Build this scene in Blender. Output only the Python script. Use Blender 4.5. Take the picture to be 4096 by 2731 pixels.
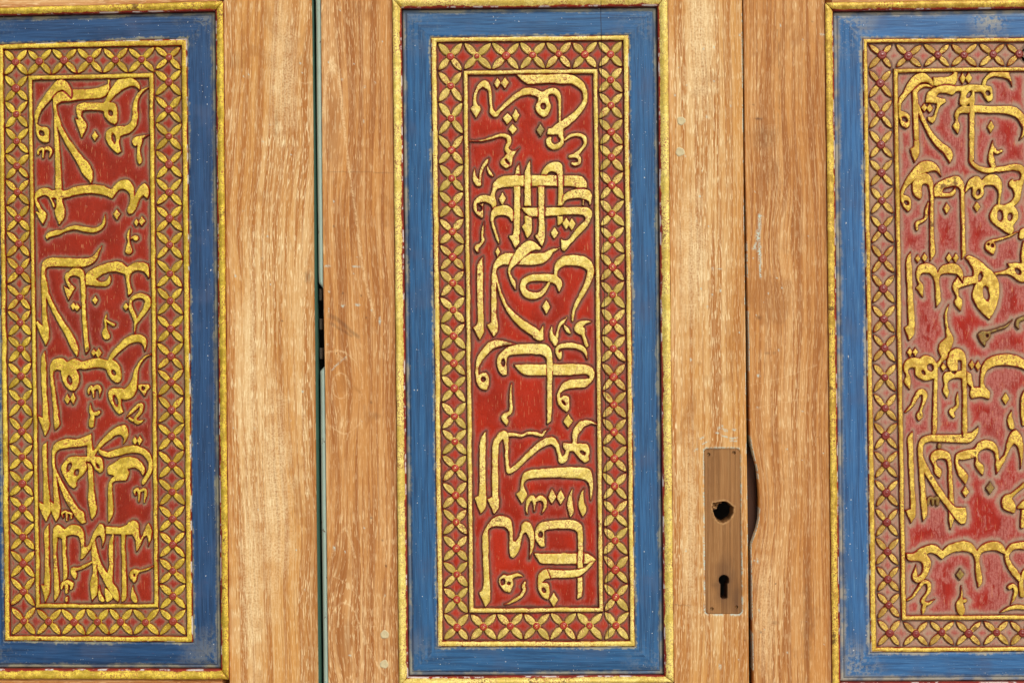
import bpy, math, random
import numpy as np
from math import radians, pi

for _o in list(bpy.data.objects):
    bpy.data.objects.remove(_o, do_unlink=True)
scene = bpy.context.scene
COL = scene.collection
random.seed(7)
rng = np.random.default_rng(11)

# ------------------------------------------------------------------ measure
# photograph pixels (4096 x 2731) -> metres on the plane of the doors
PX = 0.0003
ZC = 1.205
def wx(px): return (px - 2048.0) * PX
def wz(py): return ZC - (py - 1365.5) * PX

# ------------------------------------------------------------------ camera
cam_d = bpy.data.cameras.new("camera")
cam = bpy.data.objects.new("camera", cam_d)
COL.objects.link(cam)
cam_d.sensor_width = 36.0
cam_d.lens = 85.0
DIST = 4096 * PX * 85.0 / 36.0
cam.location = (0.0, -DIST, ZC)
cam.rotation_euler = (radians(90), 0, 0)
cam_d.clip_start = 0.05
cam_d.clip_end = 500.0
scene.camera = cam

# ------------------------------------------------------------------ light
world = bpy.data.worlds.new("World")
scene.world = world
world.use_nodes = True
wn = world.node_tree
wn.nodes.clear()
sky = wn.nodes.new('ShaderNodeTexSky')
sky.sky_type = 'NISHITA'
sky.sun_disc = False
SUN_EL, SUN_AZ = radians(34), radians(158)      # azimuth from +Y (north) clockwise; the doors face -Y
sky.sun_elevation = SUN_EL
sky.sun_rotation = SUN_AZ
sky.dust_density = 3.0
bg = wn.nodes.new('ShaderNodeBackground')
bg.inputs['Strength'].default_value = 0.12
wo = wn.nodes.new('ShaderNodeOutputWorld')
wn.links.new(sky.outputs[0], bg.inputs['Color'])
wn.links.new(bg.outputs[0], wo.inputs['Surface'])
sun_d = bpy.data.lights.new("sun", 'SUN')
sun_d.energy = 1.45
sun_d.angle = radians(16)
sun_d.color = (1.0, 0.955, 0.88)
sun = bpy.data.objects.new("sun", sun_d)
COL.objects.link(sun)
sdir = (math.sin(SUN_AZ) * math.cos(SUN_EL), math.cos(SUN_AZ) * math.cos(SUN_EL), math.sin(SUN_EL))
from mathutils import Vector
sun.rotation_euler = Vector(sdir).to_track_quat('Z', 'Y').to_euler()
sun.location = (sdir[0] * 6, sdir[1] * 6, 1.2 + sdir[2] * 6)
scene.view_settings.view_transform = 'Standard'
scene.view_settings.look = 'None'
scene.view_settings.gamma = 1.0
scene.view_settings.exposure = 0.0

# ------------------------------------------------------------------ nodes
class NT:
    def __init__(self, name):
        self.m = bpy.data.materials.new(name)
        self.m.use_nodes = True
        self.t = self.m.node_tree
        self.t.nodes.clear()
        self.out = self.t.nodes.new('ShaderNodeOutputMaterial')
        self.b = self.t.nodes.new('ShaderNodeBsdfPrincipled')
        self.t.links.new(self.b.outputs[0], self.out.inputs[0])
        self._pos = None
    def link(self, a, b):
        if isinstance(a, (int, float)):
            b.default_value = a
        elif isinstance(a, tuple):
            b.default_value = a if len(a) == len(b.default_value) else (*a, 1.0)
        else:
            self.t.links.new(a, b)
    def pos(self):
        if self._pos is None:
            self._pos = self.t.nodes.new('ShaderNodeNewGeometry').outputs['Position']
        return self._pos
    def attr(self, name, vec=False):
        n = self.t.nodes.new('ShaderNodeAttribute')
        n.attribute_name = name
        return n.outputs['Vector' if vec else 'Fac']
    def rand(self):
        return self.t.nodes.new('ShaderNodeObjectInfo').outputs['Random']
    def scale(self, v, s, off=(0, 0, 0)):
        n = self.t.nodes.new('ShaderNodeMapping')
        n.inputs['Scale'].default_value = s
        n.inputs['Location'].default_value = off
        self.link(v, n.inputs['Vector'])
        return n.outputs[0]
    def noise(self, v, sc=1.0, det=3.0, rough=0.55, dist=0.0):
        n = self.t.nodes.new('ShaderNodeTexNoise')
        n.inputs['Scale'].default_value = sc
        n.inputs['Detail'].default_value = det
        n.inputs['Roughness'].default_value = rough
        n.inputs['Distortion'].default_value = dist
        self.link(v, n.inputs['Vector'])
        return n.outputs['Fac']
    def voro(self, v, sc, feature='DISTANCE_TO_EDGE'):
        n = self.t.nodes.new('ShaderNodeTexVoronoi')
        n.feature = feature
        n.inputs['Scale'].default_value = sc
        self.link(v, n.inputs['Vector'])
        return n.outputs['Distance']
    def math(self, op, a, b=0.0, c=0.0, clamp=False):
        n = self.t.nodes.new('ShaderNodeMath')
        n.operation = op
        n.use_clamp = clamp
        self.link(a, n.inputs[0]); self.link(b, n.inputs[1])
        if op in ('MULTIPLY_ADD',): self.link(c, n.inputs[2])
        return n.outputs[0]
    def ramp(self, v, a, b, lo=0.0, hi=1.0):
        n = self.t.nodes.new('ShaderNodeMapRange')
        n.interpolation_type = 'SMOOTHSTEP'
        n.clamp = True
        self.link(v, n.inputs[0])
        n.inputs[1].default_value = a; n.inputs[2].default_value = b
        n.inputs[3].default_value = lo; n.inputs[4].default_value = hi
        return n.outputs[0]
    def mix(self, f, a, b, mode='MIX'):
        n = self.t.nodes.new('ShaderNodeMix')
        n.data_type = 'RGBA'
        n.blend_type = mode
        n.clamp_factor = True
        self.link(f, n.inputs[0])
        self.link(a if not (isinstance(a, tuple) and len(a) == 3) else (*a, 1.0), n.inputs[6])
        self.link(b if not (isinstance(b, tuple) and len(b) == 3) else (*b, 1.0), n.inputs[7])
        return n.outputs[2]
    def sep(self, v):
        n = self.t.nodes.new('ShaderNodeSeparateXYZ')
        self.link(v, n.inputs[0])
        return n.outputs
    def bump(self, h, strength, dist):
        n = self.t.nodes.new('ShaderNodeBump')
        n.inputs['Strength'].default_value = strength
        n.inputs['Distance'].default_value = dist
        self.link(h, n.inputs['Height'])
        self.t.links.new(n.outputs[0], self.b.inputs['Normal'])
    def done(self, color, rough=0.5, metal=0.0, spec=0.5, coat=0.0):
        self.link(color, self.b.inputs['Base Color'])
        self.link(rough, self.b.inputs['Roughness'])
        self.link(metal, self.b.inputs['Metallic'])
        self.b.inputs['Specular IOR Level'].default_value = spec
        self.b.inputs['Coat Weight'].default_value = coat
        self.b.inputs['Coat Roughness'].default_value = 0.2
        return self.m

def srgb(r, g, b, k=1.0):
    f = lambda c: ((c / 255.0) / 12.92 if c <= 10 else (((c / 255.0) + 0.055) / 1.055) ** 2.4) * k
    return (f(r), f(g), f(b))

def crack(nt):
    """the long hair crack that runs down the middle carved board"""
    p = nt.sep(nt.pos())
    wob = nt.noise(nt.scale(nt.pos(), (0, 0, 60)), 1.0, 3)
    x = nt.math('ADD', nt.math('MULTIPLY', p[2], 0.0119), p[0])           # line leans with the board
    x = nt.math('ADD', x, nt.math('MULTIPLY', nt.math('SUBTRACT', wob, 0.5), 0.0018))
    x0 = wx(2404) + 0.0119 * wz(60)
    d = nt.math('ABSOLUTE', nt.math('SUBTRACT', x, x0))
    m = nt.ramp(d, 0.00022, 0.0005, 1.0, 0.0)
    zfade = nt.ramp(p[2], wz(2100), wz(1700), 0.0, 1.0)
    zlow = nt.ramp(p[2], wz(2540), wz(2560), 1.0, 0.0)
    return nt.math('MULTIPLY', m, nt.math('MAXIMUM', zfade, zlow))

def make_gold(name, light, olive, wear, red=srgb(158, 44, 22), brown=srgb(104, 68, 28), has_crack=False, khaki=0.0):
    """worn gold leaf over red bole. attributes: edge = pixels inside the carved edge, rim = exposed primer edge"""
    nt = NT(name)
    P = nt.pos()
    e = nt.attr('edge')
    rim = nt.attr('rim')
    dull = nt.attr('dull')
    n1 = nt.noise(P, 560, 4, 0.7)
    n2 = nt.noise(P, 170, 4, 0.65)
    n3 = nt.noise(P, 42, 4, 0.6)
    n4 = nt.noise(nt.scale(P, (1.0, 1.0, 0.22)), 520, 3, 0.65)
    n6 = nt.noise(nt.scale(P, (0.22, 1.0, 1.0), (3, 1, 7)), 520, 3, 0.65)
    n0 = nt.noise(P, 11, 3, 0.6)
    tone = nt.ramp(nt.math('ADD', nt.math('MULTIPLY', n2, 0.4), nt.math('MULTIPLY', n3, 0.6)), 0.42 + khaki * 0.07, 0.55 + khaki * 0.09)
    c = nt.mix(tone, olive, light)
    pale = nt.math('MULTIPLY', nt.ramp(n1, 0.47, 0.60), nt.ramp(n3, 0.42, 0.58, 0.25, 0.9))
    c = nt.mix(nt.math('MULTIPLY', pale, 0.70 - 0.4 * khaki), c, tuple(min(0.95, v * 1.10 + q) for v, q in zip(light, (0.06, 0.08, 0.10))))
    # the tool marks and the darker weave of the leaf
    c = nt.mix(nt.math('MULTIPLY', nt.ramp(nt.math('MINIMUM', n4, n6), 0.30, 0.42, 1.0, 0.0), 0.55), c, tuple(v * 0.50 for v in olive))
    v = nt.voro(nt.scale(P, (1, 1, 0.75)), 210)
    cr = nt.math('MULTIPLY', nt.ramp(v, 0.0, 0.07, 1.0, 0.0), nt.ramp(n2, 0.40, 0.55))
    c = nt.mix(nt.math('MULTIPLY', cr, 0.55), c, (0.32, 0.12, 0.03))
    # rubbed-through freckles of red
    worn = nt.math('ADD', nt.math('MULTIPLY', n3, 0.6), nt.math('MULTIPLY', n0, 0.4))
    fre = nt.math('MULTIPLY', nt.ramp(n1, 0.52, 0.58), nt.ramp(worn, 0.47 - wear * 0.06, 0.57 - wear * 0.02))
    c = nt.mix(nt.math('MULTIPLY', fre, 0.85), c, red)
    patch = nt.math('MULTIPLY', nt.ramp(nt.math('ADD', nt.math('MULTIPLY', n2, 0.45), worn), 0.90 - 0.10 * wear, 0.97 - 0.10 * wear), 0.85)
    c = nt.mix(patch, c, nt.mix(nt.ramp(n3, 0.45, 0.55), red, brown))
    # the rim where the leaf has gone
    ee = nt.math('ADD', e, nt.math('MULTIPLY', nt.math('SUBTRACT', n2, 0.5), 9.0))
    ee = nt.math('ADD', ee, nt.math('MULTIPLY', nt.math('SUBTRACT', n1, 0.5), 6.0))
    ee = nt.math('ADD', ee, nt.math('MULTIPLY', nt.math('SUBTRACT', worn, 0.5), -12.0))
    body = nt.ramp(ee, 1.4 + wear * 0.8, 3.0 + wear * 1.6)
    side = nt.mix(nt.ramp(n3, 0.42, 0.6), red, tuple(v * 0.7 for v in red))
    c = nt.mix(body, side, c)
    deep = nt.ramp(e, -1.8, 0.2, 1.0, 0.0)  # dark outline at the relief's foot: groove shade and dirt put into the colour
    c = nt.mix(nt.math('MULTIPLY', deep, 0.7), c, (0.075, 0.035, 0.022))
    c = nt.mix(nt.math('MULTIPLY', dull, nt.ramp(n2, 0.35, 0.6, 0.75, 1.0)), c, nt.mix(n1, (0.055, 0.03, 0.015), (0.18, 0.10, 0.04)))
    c = nt.mix(nt.math('MULTIPLY', rim, nt.ramp(nt.noise(P, 38, 5, 0.7), 0.52, 0.56)), c, (0.82, 0.80, 0.74))
    if has_crack:
        c = nt.mix(crack(nt), c, (0.02, 0.012, 0.008))
    h = nt.math('ADD', nt.math('MULTIPLY', n2, 0.7), nt.math('MULTIPLY', n4, 0.6))
    nt.bump(h, 0.5, 0.0011)
    rough = nt.ramp(n2, 0.3, 0.7, 0.38, 0.58)
    metal = nt.math('MULTIPLY', body, 0.15)
    return nt.done(c, rough, metal, 0.4)

def make_ground(name, dustiness, reach, red, pink, taupe, has_crack=False):
    nt = NT(name)
    P = nt.pos()
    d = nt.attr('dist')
    n1 = nt.noise(nt.scale(P, (1, 1, 0.12)), 620, 4, 0.7)
    n2 = nt.noise(nt.scale(P, (1, 1, 0.45)), 130, 5, 0.68, 0.5)
    n3 = nt.noise(nt.scale(P, (1, 1, 0.45)), 28, 4, 0.6)
    n5 = nt.noise(P, 420, 3, 0.6)
    c = nt.mix(nt.ramp(n3, 0.35, 0.65), red, tuple(v * 0.72 for v in red))
    c = nt.mix(nt.math('MULTIPLY', nt.ramp(n1, 0.35, 0.5, 1.0, 0.0), 0.30), c, tuple(v * 0.5 for v in red))
    # settled dust: thick in the cut edges, thinner and broken away from them
    near = nt.ramp(nt.math('ADD', d, nt.math('MULTIPLY', nt.math('SUBTRACT', n2, 0.5), 40.0)), 4.0, reach, 1.0, 0.0)
    patch = nt.ramp(nt.math('ADD', nt.math('MULTIPLY', n2, 0.55), nt.math('MULTIPLY', n3, 0.45)), 0.665 - dustiness * 0.19, 0.73 - dustiness * 0.18)
    film = nt.math('MAXIMUM', nt.math('MULTIPLY', near, 0.78), nt.math('MULTIPLY', patch, 0.80))
    film = nt.math('MULTIPLY', film, nt.ramp(n1, 0.36, 0.56, 0.35, 1.0))
    film = nt.math('MULTIPLY', film, nt.ramp(n5, 0.36, 0.56, 0.55, 1.0))
    c = nt.mix(film, c, pink)
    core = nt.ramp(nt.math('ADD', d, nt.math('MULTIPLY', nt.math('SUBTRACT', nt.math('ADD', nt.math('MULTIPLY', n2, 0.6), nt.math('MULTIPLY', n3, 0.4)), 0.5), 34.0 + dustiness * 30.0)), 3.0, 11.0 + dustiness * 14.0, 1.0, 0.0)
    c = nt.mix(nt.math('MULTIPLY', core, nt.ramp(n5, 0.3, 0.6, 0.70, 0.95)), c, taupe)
    gr = nt.ramp(d, -1.0, 2.2, 1.0, 0.0)  # dark line along the cut groove: shade painted in together with dirt
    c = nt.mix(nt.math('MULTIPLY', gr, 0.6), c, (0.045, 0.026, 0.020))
    fleck = nt.ramp(nt.noise(nt.scale(P, (1, 1, 0.10)), 800, 2), 0.64, 0.70)
    c = nt.mix(nt.math('MULTIPLY', fleck, 0.45), c, srgb(214, 150, 104))
    spk = nt.ramp(nt.noise(P, 620, 1), 0.785, 0.80)
    c = nt.mix(spk, c, (0.75, 0.62, 0.50))
    if has_crack:
        c = nt.mix(crack(nt), c, (0.02, 0.012, 0.008))
    nt.bump(nt.math('ADD', n1, n5), 0.35, 0.0007)
    return nt.done(c, nt.ramp(film, 0, 0.8, 0.5, 0.85), 0.0, 0.2)

def make_blue(name, base, dark, lightc, dustc, dustiness, has_crack=False):
    """brush-painted blue. flow = metres along / across the board, vee = 0 outer edge .. 1 inner edge"""
    nt = NT(name)
    P = nt.pos()
    F = nt.attr('flow', True)
    v = nt.attr('vee')
    n1 = nt.noise(nt.scale(F, (26, 1300, 1)), 1.0, 4, 0.65)
    n2 = nt.noise(nt.scale(F, (9, 190, 1)), 1.0, 4, 0.6, 0.6)
    n3 = nt.noise(P, 17, 3, 0.6)
    n4 = nt.noise(P, 240, 4, 0.65)
    c = nt.mix(nt.ramp(n2, 0.33, 0.66), dark, base)
    c = nt.mix(nt.ramp(n1, 0.48, 0.70, 0.0, 0.6), c, lightc)
    c = nt.mix(nt.math('MULTIPLY', nt.ramp(n1, 0.30, 0.46, 1.0, 0.0), 0.32), c, tuple(q * 0.6 for q in dark))
    c = nt.mix(nt.ramp(n3, 0.5, 0.68, 0.0, 0.35), c, srgb(80, 94, 124))
    # red undercoat showing
    c = nt.mix(nt.math('MULTIPLY', nt.ramp(nt.noise(nt.scale(F, (120, 900, 1)), 1.0, 2), 0.71, 0.75), 0.6), c, srgb(126, 50, 60))
    j = nt.math('MULTIPLY', nt.math('SUBTRACT', nt.math('ADD', nt.math('MULTIPLY', n4, 0.5), nt.math('MULTIPLY', n3, 0.5)), 0.5), 0.55)
    vo = nt.math('ADD', v, j)
    dust_o = nt.ramp(vo, 0.05 + 0.05 * dustiness, 0.15 + 0.12 * dustiness, 1.0, 0.0)
    dust_i = nt.ramp(vo, 0.93 - 0.05 * dustiness, 0.985, 0.0, 1.0)
    dd = nt.math('MULTIPLY', nt.math('MAXIMUM', dust_o, dust_i), nt.ramp(nt.noise(P, 60, 3), 0.38, 0.60, 0.25, 0.85))
    corner = nt.math('MULTIPLY', nt.attr('corner'), nt.ramp(nt.math('ADD', n3, n4), 0.92, 1.12, 0.0, 0.75))
    dd = nt.math('MAXIMUM', dd, nt.math('MULTIPLY', corner, dustiness))
    c = nt.mix(dd, c, dustc)
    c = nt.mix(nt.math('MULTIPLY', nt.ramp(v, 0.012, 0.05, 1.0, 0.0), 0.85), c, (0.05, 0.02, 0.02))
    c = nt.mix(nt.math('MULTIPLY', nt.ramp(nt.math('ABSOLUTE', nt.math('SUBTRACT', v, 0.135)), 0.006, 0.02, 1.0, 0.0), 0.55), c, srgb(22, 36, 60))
    spk = nt.math('MAXIMUM', nt.ramp(nt.noise(P, 330, 1.0), 0.775, 0.79), nt.ramp(nt.noise(nt.scale(P, (1, 1, 1), (3, 1, 2)), 620, 1.0), 0.775, 0.79))
    c = nt.mix(spk, c, (0.62, 0.66, 0.66))
    if has_crack:
        c = nt.mix(crack(nt), c, (0.02, 0.012, 0.012))
    nt.bump(nt.math('ADD', n1, nt.math('MULTIPLY', n4, 0.6)), 0.30, 0.0006)
    return nt.done(c, nt.ramp(dd, 0, 0.6, 0.45, 0.85), 0.0, 0.22)

def make_wood(name, mid, dark, pale, amount=1.0):
    """limed teak. flow = metres across / along the grain; line, stain, chip are painted marks"""
    nt = NT(name)
    P = nt.pos()
    F = nt.attr('flow', True)
    n0 = nt.noise(nt.scale(F, (22, 1.6, 1)), 1.0, 3, 0.5)
    n1 = nt.noise(nt.scale(F, (150, 3.2, 1)), 1.0, 4, 0.6, 0.5)
    n2 = nt.noise(nt.scale(F, (560, 6, 1)), 1.0, 4, 0.65)
    f1 = nt.noise(nt.scale(F, (1000, 62, 1)), 1.0, 2.5, 0.6)
    f2 = nt.noise(nt.scale(F, (640, 11, 1), (5, 3, 0)), 1.0, 3, 0.65)
    n5 = nt.noise(P, 12, 3, 0.6)
    c = nt.mix(nt.ramp(n1, 0.38, 0.60), dark, mid)
    c = nt.mix(nt.ramp(n2, 0.50, 0.74, 0.0, 0.5), c, pale)
    c = nt.mix(nt.math('MULTIPLY', nt.ramp(n2, 0.30, 0.46, 1.0, 0.0), 0.55), c, tuple(v * 0.72 for v in dark))
    lime = nt.ramp(nt.math('ADD', nt.math('MULTIPLY', n0, 0.6), nt.math('MULTIPLY', n5, 0.4)), 0.42, 0.60)
    fl = nt.math('MULTIPLY', nt.ramp(f1, 0.55, 0.61), nt.ramp(lime, 0, 1, 0.45, 1.0))
    fl2 = nt.math('MULTIPLY', nt.ramp(f2, 0.54, 0.70), nt.math('MULTIPLY', lime, 0.7))
    c = nt.mix(nt.math('MULTIPLY', nt.math('MAXIMUM', fl, fl2), amount), c, pale)
    c = nt.mix(nt.math('MULTIPLY', nt.math('MULTIPLY', lime, nt.ramp(n1, 0.42, 0.62)), 0.35 * amount), c, pale)
    # brownish handled patches
    blot = nt.ramp(nt.noise(nt.scale(P, (1, 1, 0.6), (2, 0, 1)), 19, 4, 0.6, 0.8), 0.56, 0.66, 0.0, 0.40)
    c = nt.mix(blot, c, tuple(v * 0.85 for v in dark))
    rim = nt.ramp(nt.attr('edgewood'), 0.0, 1.0)
    c = nt.mix(nt.math('MULTIPLY', rim, 0.55), c, tuple(v * 0.85 for v in dark))
    st = nt.attr('stain')
    c = nt.mix(nt.math('MULTIPLY', st, nt.ramp(f2, 0.3, 0.6, 0.55, 1.0)), c, srgb(70, 46, 34))
    ln = nt.attr('line')
    c = nt.mix(nt.math('MULTIPLY', ln, nt.ramp(nt.noise(P, 420, 2), 0.40, 0.56, 0.30, 1.0)), c, tuple(min(1, v * 1.02) for v in pale))
    ch = nt.attr('chip')
    c = nt.mix(nt.math('MULTIPLY', ch, nt.ramp(nt.noise(P, 500, 3), 0.40, 0.52)), c, srgb(196, 214, 200))
    dk = nt.ramp(nt.noise(P, 160, 1.0), 0.80, 0.83)
    c = nt.mix(dk, c, (0.09, 0.05, 0.03))
    nt.bump(nt.math('ADD', nt.math('MULTIPLY', f1, 0.6), n2), 0.38, 0.0007)
    return nt.done(c, nt.ramp(n2, 0.3, 0.7, 0.55, 0.75), 0.0, 0.3)

GOLD_L = make_gold("gold_leaf_left", srgb(242, 216, 78), srgb(184, 154, 36), 0.6)
GOLD_C = make_gold("gold_leaf_middle", srgb(254, 234, 132), srgb(218, 190, 84), 0.5, has_crack=True)
GOLD_R = make_gold("gold_leaf_right", srgb(248, 218, 94), srgb(188, 148, 46), 0.85)
GOLD_LP = make_gold("gold_petal_left", srgb(238, 212, 70), srgb(176, 146, 36), 0.45, khaki=0.15)
GOLD_CP = make_gold("gold_petal_middle", srgb(244, 222, 122), srgb(190, 166, 76), 0.4, has_crack=True, khaki=0.35)
GOLD_RP = make_gold("gold_petal_right", srgb(238, 208, 100), srgb(176, 138, 56), 0.9, khaki=0.2)
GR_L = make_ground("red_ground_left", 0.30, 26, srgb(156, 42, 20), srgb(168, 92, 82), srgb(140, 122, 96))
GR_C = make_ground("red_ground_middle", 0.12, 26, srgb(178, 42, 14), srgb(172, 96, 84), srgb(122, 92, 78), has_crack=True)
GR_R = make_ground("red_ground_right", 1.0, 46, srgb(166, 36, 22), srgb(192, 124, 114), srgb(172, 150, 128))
BL_L = make_blue("blue_paint_left", srgb(40, 80, 126), srgb(28, 56, 92), srgb(66, 106, 150), srgb(160, 158, 130), 0.55)
BL_C = make_blue("blue_paint_middle", srgb(50, 102, 152), srgb(38, 74, 114), srgb(84, 134, 176), srgb(165, 165, 142), 0.35, has_crack=True)
BL_R = make_blue("blue_paint_right", srgb(60, 113, 168), srgb(46, 84, 130), srgb(104, 152, 194), srgb(176, 172, 152), 1.0)
WOOD_A = make_wood("limed_teak", srgb(208, 152, 82), srgb(176, 114, 52), srgb(244, 222, 172))
WOOD_B = make_wood("brown_teak", srgb(200, 140, 74), srgb(164, 102, 46), srgb(240, 210, 158), 0.8)

def simple(name, col, rough=0.6, metal=0.0, n=0.35, sc=120):
    nt = NT(name)
    f = nt.noise(nt.pos(), sc, 4, 0.6)
    f2 = nt.noise(nt.scale(nt.pos(), (1, 1, 0.1)), sc * 5, 3, 0.6)
    c = nt.mix(nt.math('MULTIPLY', nt.math('ADD', f, f2), 0.5), tuple(v * (1 - n) for v in col), tuple(min(1, v * (1 + n)) for v in col))
    nt.bump(f2, 0.3, 0.0006)
    return nt.done(c, rough, metal, 0.4)

def make_mint(name, col, rust):
    nt = NT(name)
    P = nt.pos()
    n1 = nt.noise(nt.scale(P, (1, 1, 0.15)), 400, 4)
    n2 = nt.noise(nt.scale(P, (1, 1, 0.6)), 95, 4, 0.65)
    c = nt.mix(n1, tuple(v * 0.8 for v in col), tuple(min(1, v * 1.15) for v in col))
    c = nt.mix(nt.ramp(n2, 0.66, 0.70), c, rust)
    nt.bump(n2, 0.3, 0.0005)
    return nt.done(c, 0.5, 0.0, 0.4)
MINT = make_mint("pale_mint_paint", srgb(168, 192, 178), srgb(96, 58, 40))
TEAL = make_mint("dark_green_paint", srgb(60, 96, 84), srgb(54, 66, 60))
PUTTY = simple("filler_putty", srgb(206, 192, 150), 0.8, n=0.25, sc=300)
DARKW = simple("dark_rebate_wood", srgb(62, 38, 26), 0.8)
BLACK = simple("unlit_interior", (0.03, 0.027, 0.024), 0.9)
GREYW = simple("mottled_grey_metal", srgb(74, 68, 58), 0.8, n=0.4, sc=300)
PAVE = simple("pale_paving", (0.42, 0.39, 0.34), 0.85, n=0.2, sc=3)

def make_boss(name, gold_amt, redc):
    nt = NT(name)
    P = nt.pos()
    e = nt.attr('edge')          # 1 on top of the knob, 0 at its foot
    n = nt.noise(P, 520, 3, 0.6)
    c = nt.mix(nt.ramp(nt.math('ADD', nt.math('MULTIPLY', e, 0.55), nt.math('MULTIPLY', n, 0.7)), 1.08 - gold_amt * 0.28, 1.15 - gold_amt * 0.28), redc, srgb(226, 176, 84))
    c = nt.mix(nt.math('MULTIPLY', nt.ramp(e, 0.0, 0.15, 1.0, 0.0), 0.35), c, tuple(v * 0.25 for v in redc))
    nt.bump(n, 0.4, 0.0008)
    return nt.done(c, 0.28, 0.0, 0.6, 0.3)
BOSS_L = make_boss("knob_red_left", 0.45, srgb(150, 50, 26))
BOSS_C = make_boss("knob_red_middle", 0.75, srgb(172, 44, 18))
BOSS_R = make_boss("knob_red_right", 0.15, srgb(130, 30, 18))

# ------------------------------------------------------------------ objects
WPOS = {}
def link(o, parent, wp):
    """link o with its origin at world point wp under parent (no rotation anywhere above)"""
    COL.objects.link(o)
    if parent is not None:
        o.parent = parent
        pw = WPOS[parent.name]
        o.location = (wp[0] - pw[0], wp[1] - pw[1], wp[2] - pw[2])
    else:
        o.location = wp
    WPOS[o.name] = tuple(wp)
    return o

def mesh_obj(name, verts, faces, mat, parent=None, attrs=None, smooth=True, origin=None):
    verts = np.asarray(verts, dtype=np.float64)
    if origin is None:
        origin = (verts.min(0) + verts.max(0)) / 2
    me = bpy.data.meshes.new(name)
    v = verts - np.asarray(origin)
    faces = np.asarray(faces, dtype=np.int32)
    if faces.ndim == 2:
        k = faces.shape[1]
        me.vertices.add(len(v)); me.vertices.foreach_set('co', v.astype(np.float32).ravel())
        me.loops.add(faces.size); me.loops.foreach_set('vertex_index', faces.ravel())
        me.polygons.add(len(faces))
        me.polygons.foreach_set('loop_start', np.arange(0, faces.size, k, dtype=np.int32))
        me.update(calc_edges=True)
    if attrs:
        for an, av in attrs.items():
            av = np.asarray(av, dtype=np.float32)
            if av.ndim == 2:
                a = me.attributes.new(an, 'FLOAT_VECTOR', 'POINT'); a.data.foreach_set('vector', av.ravel())
            else:
                a = me.attributes.new(an, 'FLOAT', 'POINT'); a.data.foreach_set('value', av)
    me.polygons.foreach_set('use_smooth', np.full(len(me.polygons), smooth))
    me.materials.append(mat)
    me.update()
    o = bpy.data.objects.new(name, me)
    return link(o, parent, tuple(float(q) for q in origin))

def grid_faces(ny, nx, keep=None):
    i = np.arange(ny * nx).reshape(ny, nx)
    a, b, c, d = i[:-1, :-1], i[:-1, 1:], i[1:, 1:], i[1:, :-1]
    f = np.stack([a, d, c, b], -1)        # rows run down the picture, camera on -Y side
    if keep is not None: f = f[keep]
    return f.reshape(-1, 4)

def compact(verts, faces, attrs):
    used = np.zeros(len(verts), bool); used[faces.ravel()] = True
    idx = np.cumsum(used) - 1
    return verts[used], idx[faces], {k: v[used] for k, v in attrs.items()}

# ------------------------------------------------------------------ distance fields (in photo pixels)
def catmull_open(p, step=5.0):
    p = np.asarray(p, float)
    q = np.vstack([2 * p[0] - p[1], p, 2 * p[-1] - p[-2]])
    out = []
    for i in range(1, len(q) - 2):
        n = max(2, int(np.hypot(*(q[i + 1] - q[i])[:2]) / step))
        t = np.linspace(0, 1, n, endpoint=False)[:, None]
        a, b, c, d = q[i - 1], q[i], q[i + 1], q[i + 2]
        out.append(0.5 * ((2 * b) + (c - a) * t + (2 * a - 5 * b + 4 * c - d) * t ** 2 + (3 * b - a - 3 * c + d) * t ** 3))
    out.append(q[-2][None])
    r = np.vstack(out)
    if r.shape[1] > 2: r[:, 2] = np.maximum(r[:, 2], 0.5)
    return r

def smooth_poly(p, thr=62, step=5.0):
    p = np.asarray(p, float); n = len(p)
    e = np.roll(p, -1, 0) - p
    ang = np.arctan2(e[:, 1], e[:, 0])
    turn = np.abs((ang - np.roll(ang, 1) + np.pi) % (2 * np.pi) - np.pi)
    corner = turn > math.radians(thr)
    out = []
    for i in range(n):
        a, b, c, d = p[i - 1], p[i], p[(i + 1) % n], p[(i + 2) % n]
        tb = (c - b) if corner[i] else (c - a) * 0.5
        tc = (c - b) if corner[(i + 1) % n] else (d - b) * 0.5
        L = np.hypot(*(c - b))
        tb = tb / max(np.hypot(*tb), 1e-6) * L; tc = tc / max(np.hypot(*tc), 1e-6) * L
        m = max(1, int(L / step)); t = np.linspace(0, 1, m, endpoint=False)[:, None]
        h00 = 2 * t ** 3 - 3 * t ** 2 + 1; h10 = t ** 3 - 2 * t ** 2 + t; h01 = -2 * t ** 3 + 3 * t ** 2; h11 = t ** 3 - t ** 2
        out.append(h00 * b + h10 * tb + h01 * c + h11 * tc)
    return np.vstack(out)

def sd_stroke(X, Y, pts):
    best = np.full(X.shape, 1e9)
    for i in range(len(pts) - 1):
        ax, ay, ar = pts[i]; bx, by, br = pts[i + 1]
        dx, dy = bx - ax, by - ay
        L2 = dx * dx + dy * dy + 1e-9
        t = np.clip(((X - ax) * dx + (Y - ay) * dy) / L2, 0, 1)
        d = np.hypot(X - ax - t * dx, Y - ay - t * dy) - (ar + (br - ar) * t) * 0.5
        np.minimum(best, d, out=best)
    return best

def sd_poly(X, Y, p):
    best = np.full(X.shape, 1e18); inside = np.zeros(X.shape, bool)
    n = len(p)
    for i in range(n):
        ax, ay = p[i]; bx, by = p[(i + 1) % n]
        dx, dy = bx - ax, by - ay
        t = np.clip(((X - ax) * dx + (Y - ay) * dy) / (dx * dx + dy * dy + 1e-9), 0, 1)
        np.minimum(best, (X - ax - t * dx) ** 2 + (Y - ay - t * dy) ** 2, out=best)
        cond = (ay > Y) != (by > Y)
        if ay != by:
            xi = ax + (Y - ay) * dx / dy
            inside ^= cond & (X < xi)
    d = np.sqrt(best)
    return np.where(inside, -d, d)

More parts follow.
